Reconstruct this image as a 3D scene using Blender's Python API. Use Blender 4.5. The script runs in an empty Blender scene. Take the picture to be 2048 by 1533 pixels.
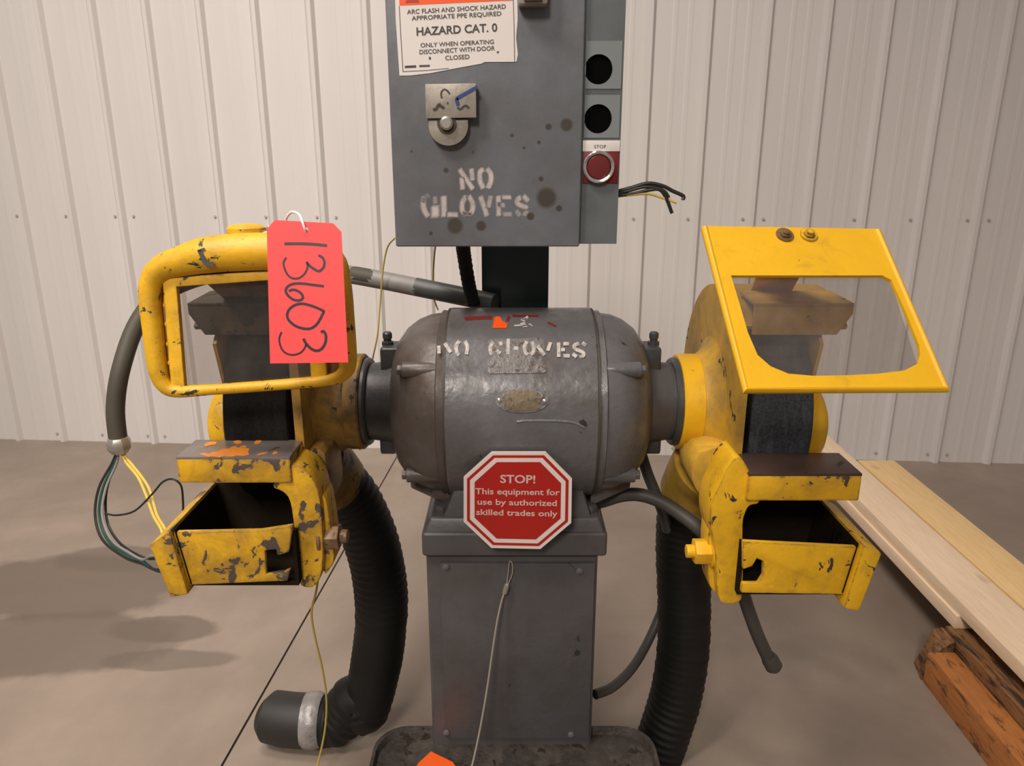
import bpy, bmesh, math, random
from mathutils import Vector, Matrix
random.seed(7)
R = math.radians
scene = bpy.context.scene
COL = scene.collection

# ------------------------------------------------------------------ camera
F, PITCH, CAMH = 1480.7, 0.287, 1.2958
cam_d = bpy.data.cameras.new('camera')
cam_d.sensor_width = 36.0
cam_d.lens = F / 2048 * 36.0
cam_d.clip_start = 0.05
cam = bpy.data.objects.new('camera', cam_d)
COL.objects.link(cam)
cam.location = (0, 0, CAMH)
cam.rotation_euler = (math.pi / 2 - PITCH, 0, 0)
scene.camera = cam
cam_d.dof.use_dof = True
cam_d.dof.focus_distance = 1.30
cam_d.dof.aperture_fstop = 9.0

# ------------------------------------------------------------------ light
world = bpy.data.worlds.new('hall_ambient')
scene.world = world
world.use_nodes = True
wbg = world.node_tree.nodes['Background']
wbg.inputs[0].default_value = (1.0, 0.90, 0.83, 1)
wbg.inputs[1].default_value = 0.27

def area(name, loc, target, size, power, col, spread=180):
    l = bpy.data.lights.new(name, 'AREA')
    l.shape = 'RECTANGLE'
    l.size, l.size_y = size
    l.energy = power
    l.color = col
    l.spread = R(spread)
    o = bpy.data.objects.new(name, l)
    COL.objects.link(o)
    o.location = loc
    d = Vector(target) - Vector(loc)
    o.rotation_euler = d.to_track_quat('-Z', 'Y').to_euler()
    return o

# reflector high-bay lamps of the hall: one behind the photographer's left, one over the machine, plus an added fill farther back that brightens the front faces
area('bay_and_fill_lamp', (-1.9, -0.6, 4.6), (-1.0, 3.0, 0.35), (1.0, 1.0), 47, (1.0, 0.895, 0.815), 80)
area('bay_and_fill_lamp', (-1.1, 1.1, 4.6), (-0.7, 1.5, 0.0), (1.0, 1.0), 34, (1.0, 0.895, 0.815), 120)
area('bay_and_fill_lamp', (-1.1, -3.6, 4.4), (-0.7, 1.4, 0.4), (1.0, 1.0), 42, (1.0, 0.895, 0.815), 80)

scene.view_settings.view_transform = 'Standard'
scene.view_settings.look = 'None'
scene.view_settings.gamma = 1.0
scene.view_settings.use_curve_mapping = False
scene.view_settings.exposure = -0.2

# ------------------------------------------------------------------ measuring helpers
CC, SS = math.cos(PITCH), math.sin(PITCH)
ORG = Vector((0, 0, CAMH))
def ray(x, y):
    u = (x - 1024) / F
    v = -(y - 766.5) / F
    return Vector((u, CC + v * SS, -SS + v * CC))
def P(x, y, Y):                      # the point seen at photo pixel x, y on the vertical plane at distance Y
    d = ray(x, y)
    return ORG + d * (Y / d.y)
def G(x, y, Z=0.0):                  # on the horizontal plane at height Z
    d = ray(x, y)
    return ORG + d * ((Z - CAMH) / d.z)
def on_plane(p0, n):
    p0, n = Vector(p0), Vector(n)
    def f(x, y, off=0.0):
        d = ray(x, y)
        return ORG + d * (((p0 - ORG).dot(n)) / d.dot(n)) + n.normalized() * off
    return f
def on_Y(Y):
    return on_plane((0, Y, 0), (0, -1, 0))
AY, AZ = 1.30, 0.877                 # motor shaft axis
def on_cyl(Rm):
    def f(x, y, off=0.0):
        d = ray(x, y)
        oy, oz = -AY, CAMH - AZ
        a = d.y ** 2 + d.z ** 2
        b = 2 * (oy * d.y + oz * d.z)
        c = oy * oy + oz * oz - Rm * Rm
        disc = max(b * b - 4 * a * c, 0)
        t = (-b - math.sqrt(disc)) / (2 * a)
        p = ORG + d * t
        n = Vector((0, p.y - AY, p.z - AZ)).normalized()
        return p + n * off
    return f

# ------------------------------------------------------------------ materials
MATS = {}
def new_mat(name):
    m = bpy.data.materials.new(name)
    m.use_nodes = True
    nt = m.node_tree
    b = nt.nodes['Principled BSDF']
    return m, nt, b
def ramp(nt, src, stops, interp='LINEAR'):
    r = nt.nodes.new('ShaderNodeValToRGB')
    r.color_ramp.interpolation = interp
    els = r.color_ramp.elements
    while len(els) < len(stops):
        els.new(0.5)
    for e, (p, c) in zip(els, stops):
        e.position = p
        e.color = (c, c, c, 1) if isinstance(c, (int, float)) else (*c, 1)
    nt.links.new(src, r.inputs[0])
    return r.outputs[0]
def noise(nt, scale, detail=4, rough=0.6, vec=None, dist=0.0):
    n = nt.nodes.new('ShaderNodeTexNoise')
    n.inputs['Scale'].default_value = scale
    n.inputs['Detail'].default_value = detail
    n.inputs['Roughness'].default_value = rough
    n.inputs['Distortion'].default_value = dist
    if vec is not None:
        nt.links.new(vec, n.inputs['Vector'])
    return n.outputs[0]
def texco(nt, scale=None, which='Object'):
    t = nt.nodes.new('ShaderNodeTexCoord')
    o = t.outputs[which]
    if scale:
        m = nt.nodes.new('ShaderNodeMapping')
        m.inputs['Scale'].default_value = scale
        nt.links.new(o, m.inputs[0])
        o = m.outputs[0]
    return o
def mix(nt, fac, a, b):
    m = nt.nodes.new('ShaderNodeMix')
    m.data_type = 'RGBA'
    for sock, v in ((m.inputs[0], fac), (m.inputs[6], a), (m.inputs[7], b)):
        if isinstance(v, (int, float)):
            sock.default_value = v
        elif isinstance(v, (tuple, list)):
            sock.default_value = (*v, 1)
        else:
            nt.links.new(v, sock)
    return m.outputs[2]
def mathn(nt, op, a, b=None, clamp=False):
    m = nt.nodes.new('ShaderNodeMath')
    m.operation = op
    m.use_clamp = clamp
    for i, v in enumerate((a, b)):
        if v is None:
            continue
        if isinstance(v, (int, float)):
            m.inputs[i].default_value = v
        else:
            nt.links.new(v, m.inputs[i])
    return m.outputs[0]
def bumpn(nt, b, h, strength, dist=0.002):
    n = nt.nodes.new('ShaderNodeBump')
    n.inputs['Strength'].default_value = strength
    n.inputs['Distance'].default_value = dist
    nt.links.new(h, n.inputs['Height'])
    nt.links.new(n.outputs[0], b.inputs['Normal'])

def flat(name, col, rough=0.5, metal=0.0, spec=0.5):
    m, nt, b = new_mat(name)
    b.inputs['Base Color'].default_value = (*col, 1)
    b.inputs['Roughness'].default_value = rough
    b.inputs['Metallic'].default_value = metal
    b.inputs['Specular IOR Level'].default_value = spec
    MATS[name] = m
    return m
def worn(name, base, dirt, dirt_amt, chip, chip_amt, rough=0.45, bump=0.25, scale=14, metal=0.0, var=0.15, bscale=120, spots=(), edge=0.0, rvar=0.0, spec=0.5):
    """paint or bare metal: base colour, cloudy grime, sharp-edged chips, small relief"""
    m, nt, b = new_mat(name)
    v = texco(nt)
    c = mix(nt, ramp(nt, noise(nt, scale * 0.7, 5, 0.65, v), [(0.35, 0.0), (0.7, 1.0)]), base, tuple(x * (1 - var * 2) for x in base))
    if dirt_amt > 0:
        d = ramp(nt, noise(nt, scale, 8, 0.7, v, 0.4), [(0.62 - dirt_amt * 0.35, 0.0), (0.78 - dirt_amt * 0.2, min(1.0, 0.35 + dirt_amt * 0.6))])
        c = mix(nt, d, c, dirt)
    rgh = rough
    if chip_amt > 0:
        n1 = noise(nt, scale * 1.6, 6, 0.62, v, 0.6)
        ch = ramp(nt, n1, [(0.70 - chip_amt * 0.22, 0.0), (0.715 - chip_amt * 0.22, 1.0)])
        c = mix(nt, ch, c, chip)
        rgh = mix(nt, ch, (rough,) * 3, (min(rough + 0.15, 0.9),) * 3)
    if edge:                             # paint knocked off along the edges
        bv = nt.nodes.new('ShaderNodeBevel')
        bv.samples = 4
        bv.inputs['Radius'].default_value = edge
        ge = nt.nodes.new('ShaderNodeNewGeometry')
        dt_ = nt.nodes.new('ShaderNodeVectorMath')
        dt_.operation = 'DOT_PRODUCT'
        nt.links.new(bv.outputs[0], dt_.inputs[0])
        nt.links.new(ge.outputs['Normal'], dt_.inputs[1])
        em = mathn(nt, 'MULTIPLY', mathn(nt, 'SUBTRACT', 1.0, dt_.outputs['Value']), 1.6)
        em = mathn(nt, 'ADD', em, mathn(nt, 'MULTIPLY', mathn(nt, 'SUBTRACT', noise(nt, 45, 5, 0.65, v, 0.5), 0.55), 1.7))
        c = mix(nt, ramp(nt, em, [(0.16, 0.0), (0.20, 1.0)]), c, chip)
    if rvar:
        rgh = ramp(nt, noise(nt, scale * 4, 5, 0.7, v), [(0.3, max(rough - rvar, 0.05)), (0.7, min(rough + rvar, 1.0))])
    for (p, r, col, a) in spots:         # round rust stains at given object-space points
        sub = nt.nodes.new('ShaderNodeVectorMath')
        sub.operation = 'DISTANCE'
        nt.links.new(v, sub.inputs[0])
        sub.inputs[1].default_value = p
        k = ramp(nt, mathn(nt, 'DIVIDE', sub.outputs['Value'], r * 1.25), [(0.62, a), (0.95, 0.0)])
        c = mix(nt, k, c, col)
    nt.links.new(c, b.inputs['Base Color'])
    if isinstance(rgh, float):
        b.inputs['Roughness'].default_value = rgh
    else:
        nt.links.new(rgh, b.inputs['Roughness'])
    b.inputs['Metallic'].default_value = metal
    b.inputs['Specular IOR Level'].default_value = spec
    if bump:
        h = mathn(nt, 'ADD', noise(nt, bscale, 4, 0.6, v), mathn(nt, 'MULTIPLY', noise(nt, bscale * 0.25, 3, 0.5, v), 2.0))
        bumpn(nt, b, h, bump, 0.0015)
    MATS[name] = m
    return m

YEL = (0.80, 0.45, 0.012)
worn('yellow_clean', YEL, (0.22, 0.13, 0.03), 0.18, (0.05, 0.035, 0.02), 0.04, 0.42, 0.20, 16, var=0.05)
worn('yellow_worn', (0.78, 0.44, 0.012), (0.30, 0.165, 0.03), 0.34, (0.035, 0.028, 0.024), 0.24, 0.48, 0.40, 20, var=0.10, bscale=70, edge=0.005)
worn('yellow_chipped', (0.70, 0.39, 0.012), (0.17, 0.10, 0.03), 0.6, (0.075, 0.055, 0.045), 0.66, 0.50, 0.5, 15, var=0.12, bscale=70, edge=0.008)
worn('yellow_patchy', (0.76, 0.42, 0.012), (0.30, 0.165, 0.03), 0.42, (0.055, 0.038, 0.028), 0.45, 0.48, 0.40, 15, var=0.12, bscale=70, edge=0.008)
worn('yellow_dusty', (0.66, 0.39, 0.03), (0.22, 0.145, 0.065), 0.6, (0.04, 0.03, 0.025), 0.25, 0.6, 0.35, 11, var=0.12, bscale=70)
worn('yellow_grimy', (0.50, 0.27, 0.02), (0.085, 0.055, 0.03), 0.95, (0.03, 0.025, 0.02), 0.45, 0.55, 0.4, 11, var=0.12, bscale=70)
worn('guard_soot', (0.060, 0.044, 0.026), (0.16, 0.10, 0.04), 0.35, (0.015, 0.013, 0.011), 0.7, 0.6, 0.4, 9, var=0.2)
worn('iron_grey', (0.125, 0.123, 0.127), (0.075, 0.055, 0.04), 0.42, (0.03, 0.025, 0.02), 0.10, 0.32, 0.5, 9, var=0.16, bscale=60, rvar=0.13)
worn('iron_grey_dirty', (0.110, 0.098, 0.092), (0.068, 0.046, 0.031), 0.75, (0.025, 0.02, 0.017), 0.25, 0.38, 0.45, 8, var=0.14, bscale=60, rvar=0.12)
worn('iron_dark', (0.055, 0.058, 0.06), (0.04, 0.03, 0.022), 0.5, (0.02, 0.018, 0.015), 0.1, 0.42, 0.3, 12, var=0.1)
worn('column_grey', (0.082, 0.079, 0.080), (0.055, 0.042, 0.035), 0.45, (0.02, 0.025, 0.022), 0.12, 0.42, 0.25, 9, var=0.1, bscale=90)
worn('tray_grimy', (0.045, 0.037, 0.031), (0.10, 0.086, 0.073), 0.5, (0.02, 0.012, 0.008), 0.5, 0.45, 0.6, 26, var=0.2, bscale=160)
worn('bare_steel', (0.30, 0.265, 0.25), (0.17, 0.14, 0.125), 0.5, (0.09, 0.075, 0.065), 0.2, 0.33, 0.1, 18, metal=0.45, var=0.1)
worn('rest_brown', (0.085, 0.052, 0.042), (0.05, 0.035, 0.03), 0.5, (0.03, 0.022, 0.02), 0.25, 0.42, 0.1, 14, metal=0.3, var=0.1)
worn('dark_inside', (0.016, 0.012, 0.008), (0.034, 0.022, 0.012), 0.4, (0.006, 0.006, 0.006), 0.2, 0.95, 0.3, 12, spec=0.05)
worn('galvanised', (0.36, 0.33, 0.28), (0.22, 0.19, 0.15), 0.55, (0.12, 0.1, 0.08), 0.15, 0.45, 0.1, 60, metal=0.35, var=0.08)
worn('post_green', (0.012, 0.034, 0.034), (0.02, 0.025, 0.022), 0.3, (0.01, 0.015, 0.015), 0.1, 0.4, 0.1, 10)
worn('brass_plate', (0.16, 0.118, 0.065), (0.11, 0.085, 0.055), 0.7, (0.07, 0.06, 0.04), 0.6, 0.45, 0.4, 90, metal=0.2, var=0.1)
worn('plate_paint', (0.13, 0.125, 0.125), (0.22, 0.20, 0.185), 0.6, (0.07, 0.05, 0.04), 0.6, 0.40, 0.6, 60, var=0.15, bscale=200)
worn('bolt_rusty', (0.24, 0.14, 0.06), (0.10, 0.06, 0.03), 0.6, (0.05, 0.04, 0.03), 0.5, 0.5, 0.2, 60, metal=0.2)
flat('black_rubber', (0.010, 0.010, 0.009), 0.55, 0.0, 0.3)
flat('black_wire', (0.015, 0.014, 0.012), 0.45)
flat('green_wire', (0.008, 0.06, 0.045), 0.4)
flat('white_wire', (0.22, 0.20, 0.19), 0.4)
flat('yellow_wire', (0.62, 0.46, 0.08), 0.4)
flat('thin_yellow', (0.50, 0.38, 0.07), 0.45)
flat('grey_conduit', (0.19, 0.18, 0.17), 0.5)
flat('olive_conduit', (0.062, 0.056, 0.042), 0.6, 0.0, 0.3)
flat('dark_conduit', (0.055, 0.06, 0.058), 0.45)
flat('cable_grey', (0.062, 0.058, 0.05), 0.55)
flat('nut_metal', (0.42, 0.40, 0.36), 0.35, 0.7)
flat('steel_cable', (0.48, 0.44, 0.38), 0.35, 0.6)
flat('hole_shade', (0.004, 0.004, 0.004), 0.95, 0.0, 0.0)
flat('legend_grey', (0.19, 0.21, 0.21), 0.45)
flat('legend_red', (0.16, 0.012, 0.012), 0.4)
flat('button_red', (0.13, 0.014, 0.014), 0.35)
flat('chrome', (0.75, 0.75, 0.74), 0.18, 0.9)
flat('label_white', (0.70, 0.66, 0.62), 0.5)
flat('label_orange', (0.85, 0.09, 0.005), 0.45)
flat('label_darkred', (0.42, 0.03, 0.006), 0.5)
flat('ink_grey', (0.055, 0.05, 0.048), 0.6)
flat('ink_black', (0.012, 0.007, 0.012), 0.45)
flat('tag_red', (0.95, 0.055, 0.055), 0.55)
flat('string_white', (0.80, 0.76, 0.72), 0.6)
flat('sign_white', (0.66, 0.58, 0.54), 0.35)
flat('sign_red', (0.36, 0.012, 0.008), 0.3)
flat('sign_text', (0.58, 0.40, 0.36), 0.4)
flat('orange_scrap', (0.85, 0.11, 0.008), 0.5)
flat('blue_mark', (0.02, 0.05, 0.22), 0.5)
flat('brush_dark', (0.05, 0.042, 0.03), 0.6)
flat('screw_metal', (0.40, 0.37, 0.33), 0.5)
flat('duct_dark', (0.018, 0.017, 0.015), 0.55)
worn('duct_tape', (0.34, 0.32, 0.31), (0.16, 0.15, 0.145), 0.6, (0.1, 0.09, 0.09), 0.2, 0.4, 0.9, 30, metal=0.3, bscale=60)
worn('orange_spray', (0.80, 0.26, 0.03), (0.5, 0.2, 0.05), 0.1, (0.1, 0.08, 0.07), 0.0, 0.5, 0.0, 30)

def m_cabinet():
    sp = []
    def s(x, y, r, col=(0.055, 0.042, 0.03), a=0.85):
        p = P(x, y, 1.20) - DOOR_O
        sp.append((tuple(p), r, col, a))
    for x, y, r in ((1093, 396, .0155), (910, 452, .0125), (962, 452, .008), (1133, 250, .0095), (1097, 254, .005), (1061, 433, .006),
                    (892, 341, .004), (1024, 271, .003), (1078, 285, .003), (1082, 358, .004), (1118, 417, .005), (1048, 296, .002), (823, 303, .002), (862, 467, .003)):
        s(x, y, r)
    return worn('cabinet_grey', (0.155, 0.168, 0.184), (0.108, 0.098, 0.093), 0.45, (0.07, 0.085, 0.10), 0.10, 0.32, 0.06, 6, var=0.16, spots=sp, rvar=0.10)
worn('panel_grey', (0.125, 0.140, 0.146), (0.07, 0.065, 0.06), 0.4, (0.04, 0.06, 0.07), 0.06, 0.36, 0.05, 8, var=0.1)

def m_wheel(name, col, col2):
    m, nt, b = new_mat(name)
    v = texco(nt)
    g = noise(nt, 260, 3, 0.7, v)
    w = noise(nt, 22, 5, 0.7, texco(nt, (3.0, 0.6, 0.6)))
    c = mix(nt, ramp(nt, g, [(0.35, 0.0), (0.7, 1.0)]), col, col2)
    c = mix(nt, ramp(nt, w, [(0.5, 0.0), (0.75, 0.6)]), c, tuple(x * 1.8 for x in col2))
    nt.links.new(c, b.inputs['Base Color'])
    b.inputs['Roughness'].default_value = 0.85
    b.inputs['Specular IOR Level'].default_value = 0.1
    bumpn(nt, b, g, 0.6, 0.001)
    MATS[name] = m
m_wheel('wheel_blue', (0.030, 0.034, 0.040), (0.070, 0.075, 0.083))
m_wheel('wheel_black', (0.008, 0.008, 0.008), (0.016, 0.015, 0.014))

def m_soft(name, col, rough, grain=0.0, nscale=90):
    """thin paint: its coverage is stored on the mesh (solid in the stroke, fading at the rim)"""
    m, nt, b = new_mat(name)
    b.inputs['Base Color'].default_value = (*col, 1)
    b.inputs['Roughness'].default_value = rough
    a = nt.nodes.new('ShaderNodeAttribute')
    a.attribute_name = 'cover'
    f = a.outputs['Fac']
    if grain:
        n = ramp(nt, noise(nt, nscale, 5, 0.7, texco(nt)), [(0.42 - 0.12, 1 - grain), (0.56, 1.0)])
        f = mathn(nt, 'MULTIPLY', f, n)
    nt.links.new(f, b.inputs['Alpha'])
    MATS[name] = m
m_soft('stencil_paint', (0.52, 0.47, 0.45), 0.55, 0.45, 60)
m_soft('stencil_paint_worn', (0.50, 0.46, 0.43), 0.5, 0.75, 80)
m_soft('red_paint', (0.22, 0.012, 0.008), 0.45, 0.7, 70)
m_soft('marker_ink', (0.010, 0.006, 0.012), 0.4, 0.0)
m_soft('orange_spray_soft', (0.85, 0.25, 0.02), 0.5, 0.2, 60)

def m_glass(name, haze, tint, lo, hi):
    """scratched dusty polycarbonate pane: mostly clear, a film of grey dust over it"""
    m, nt, b = new_mat(name)
    out = nt.nodes['Material Output']
    tr = nt.nodes.new('ShaderNodeBsdfTransparent')
    tr.inputs[0].default_value = (*tint, 1)
    gl = nt.nodes.new('ShaderNodeBsdfGlossy')
    gl.inputs['Roughness'].default_value = 0.12
    df = nt.nodes.new('ShaderNodeBsdfDiffuse')
    df.inputs[0].default_value = (*haze, 1)
    m1 = nt.nodes.new('ShaderNodeMixShader')
    m1.inputs[0].default_value = 0.035
    nt.links.new(tr.outputs[0], m1.inputs[1])
    nt.links.new(gl.outputs[0], m1.inputs[2])
    m2 = nt.nodes.new('ShaderNodeMixShader')
    k = ramp(nt, noise(nt, 9, 6, 0.65, texco(nt), 0.5), [(0.35, lo), (0.7, hi)])
    nt.links.new(k, m2.inputs[0])
    nt.links.new(m1.outputs[0], m2.inputs[1])
    nt.links.new(df.outputs[0], m2.inputs[2])
    nt.links.new(m2.outputs[0], out.inputs[0])
    MATS[name] = m
m_glass('pane_clear', (0.33, 0.30, 0.28), (0.84, 0.82, 0.81), 0.05, 0.15)
m_glass('pane_smoky', (0.25, 0.23, 0.21), (0.84, 0.82, 0.80), 0.02, 0.10)

def m_wall():
    m, nt, b = new_mat('wall_panel')
    v = texco(nt, (1, 1, 0.25))
    c = mix(nt, ramp(nt, noise(nt, 1.6, 4, 0.6, v), [(0.35, 0.0), (0.7, 1.0)]), (0.655, 0.628, 0.605), (0.595, 0.565, 0.542))
    nt.links.new(c, b.inputs['Base Color'])
    b.inputs['Roughness'].default_value = 0.45
    b.inputs['Specular IOR Level'].default_value = 0.35
    MATS['wall_panel'] = m
m_wall()

def m_floor():
    m, nt, b = new_mat('concrete')
    v = texco(nt, None, 'Object')
    n1 = noise(nt, 1.1, 6, 0.62, v, 0.4)
    n2 = noise(nt, 5.0, 8, 0.7, v)
    c = mix(nt, ramp(nt, n1, [(0.36, 0.0), (0.66, 1.0)]), (0.325, 0.262, 0.212), (0.220, 0.172, 0.134))
    c = mix(nt, ramp(nt, n2, [(0.40, 0.0), (0.75, 0.5)]), c, (0.22, 0.18, 0.145))
    def blot(cx, cy, rx, ry, amt, col, wob=0.5, hard=0.12):
        nonlocal c
        mp = nt.nodes.new('ShaderNodeMapping')
        mp.inputs['Location'].default_value = (-cx / rx, -cy / ry, 0)
        mp.inputs['Scale'].default_value = (1 / rx, 1 / ry, 0)
        nt.links.new(v, mp.inputs[0])
        ln = nt.nodes.new('ShaderNodeVectorMath')
        ln.operation = 'LENGTH'
        nt.links.new(mp.outputs[0], ln.inputs[0])
        wv = mathn(nt, 'MULTIPLY', mathn(nt, 'SUBTRACT', noise(nt, 3.0, 4, 0.6, v), 0.5), wob * 2)
        d = mathn(nt, 'ADD', ln.outputs['Value'], wv)
        c = mix(nt, ramp(nt, d, [(0.95 - hard, amt), (0.95 + hard, 0.0)]), c, col)
    wet = (0.125, 0.097, 0.075)
    for (x, y, rx, ry, a) in ((110, 1170, .50, .20, .8), (60, 1290, .45, .16, .75), (330, 1260, .17, .07, .75), (240, 1120, .24, .10, .7), (330, 1320, .20, .05, .6)):
        g = G(x, y)
        blot(g.x, g.y, rx, ry, a, wet)
    # thin dark arcs on the right, broken up by noise
    for (x, y, r, w, a, y0) in ((1560, 1400, .22, .05, .30, 0), (1680, 1345, .12, .06, .30, 0)):
        g = G(x, y)
        mp = nt.nodes.new('ShaderNodeVectorMath')
        mp.operation = 'DISTANCE'
        nt.links.new(v, mp.inputs[0])
        mp.inputs[1].default_value = (g.x, g.y, 0)
        d = mathn(nt, 'ABSOLUTE', mathn(nt, 'SUBTRACT', mp.outputs['Value'], r))
        k = ramp(nt, mathn(nt, 'DIVIDE', d, w), [(0.3, a), (1.0, 0.0)])
        k = mathn(nt, 'MULTIPLY', k, ramp(nt, noise(nt, 2.6, 2, 0.5, v), [(0.42, 0.0), (0.58, 1.0)]))
        c = mix(nt, k, c, (0.16, 0.135, 0.11))
    nt.links.new(c, b.inputs['Base Color'])
    rr = ramp(nt, n2, [(0.3, 0.36), (0.8, 0.55)])
    nt.links.new(rr, b.inputs['Roughness'])
    bumpn(nt, b, noise(nt, 60, 4, 0.6, v), 0.05, 0.002)
    MATS['concrete'] = m
m_floor()

def m_wood(name, a, bcol, dark, dark_amt, stretch, rough=0.6, knots=0.0):
    m, nt, b = new_mat(name)
    v = texco(nt, stretch)
    n1 = noise(nt, 9, 6, 0.6, v, 0.6)
    c = mix(nt, ramp(nt, n1, [(0.35, 0.0), (0.68, 1.0)]), a, bcol)
    if dark_amt:
        n2 = noise(nt, 5, 6, 0.65, texco(nt, (stretch[0] * 0.7, stretch[1] * 2, stretch[2] * 0.7)), 1.0)
        c = mix(nt, ramp(nt, n2, [(0.62 - dark_amt * 0.25, 0.0), (0.72 - dark_amt * 0.2, 0.95)]), c, dark)
    if knots:
        n3 = noise(nt, 7, 2, 0.4, texco(nt, (1, 0.6, 1)))
        c = mix(nt, ramp(nt, n3, [(0.70, 0.0), (0.76, knots)]), c, (0.32, 0.15, 0.07))
    nt.links.new(c, b.inputs['Base Color'])
    b.inputs['Roughness'].default_value = rough
    bumpn(nt, b, n1, 0.25, 0.0015)
    MATS[name] = m
m_wood('pine_pale', (0.88, 0.70, 0.51), (0.80, 0.60, 0.40), (0.5, 0.3, 0.2), 0.0, (14, 1.0, 14), knots=0.7)
m_wood('pine_yellow', (0.84, 0.60, 0.30), (0.76, 0.51, 0.23), (0.4, 0.2, 0.1), 0.0, (14, 1.2, 14), knots=0.4)
m_wood('timber_orange', (0.52, 0.20, 0.05), (0.40, 0.145, 0.035), (0.07, 0.035, 0.018), 0.35, (12, 1.4, 12), 0.65)
m_wood('timber_charred', (0.30, 0.14, 0.045), (0.19, 0.085, 0.03), (0.022, 0.016, 0.013), 0.62, (16, 0.9, 16), 0.7)

# ------------------------------------------------------------------ building helpers
ORIGIN = {}
def tag(o, label=None, cat=None, group=None, kind=None):
    if label: o['label'] = label
    if cat: o['category'] = cat
    if group: o['group'] = group
    if kind: o['kind'] = kind
    return o
def empty(name, loc, label=None, cat=None, group=None, kind=None):
    o = bpy.data.objects.new(name, None)
    o.empty_display_size = 0.05
    COL.objects.link(o)
    o.location = loc
    ORIGIN[o.name] = Vector(loc)
    return tag(o, label, cat, group, kind)

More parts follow.
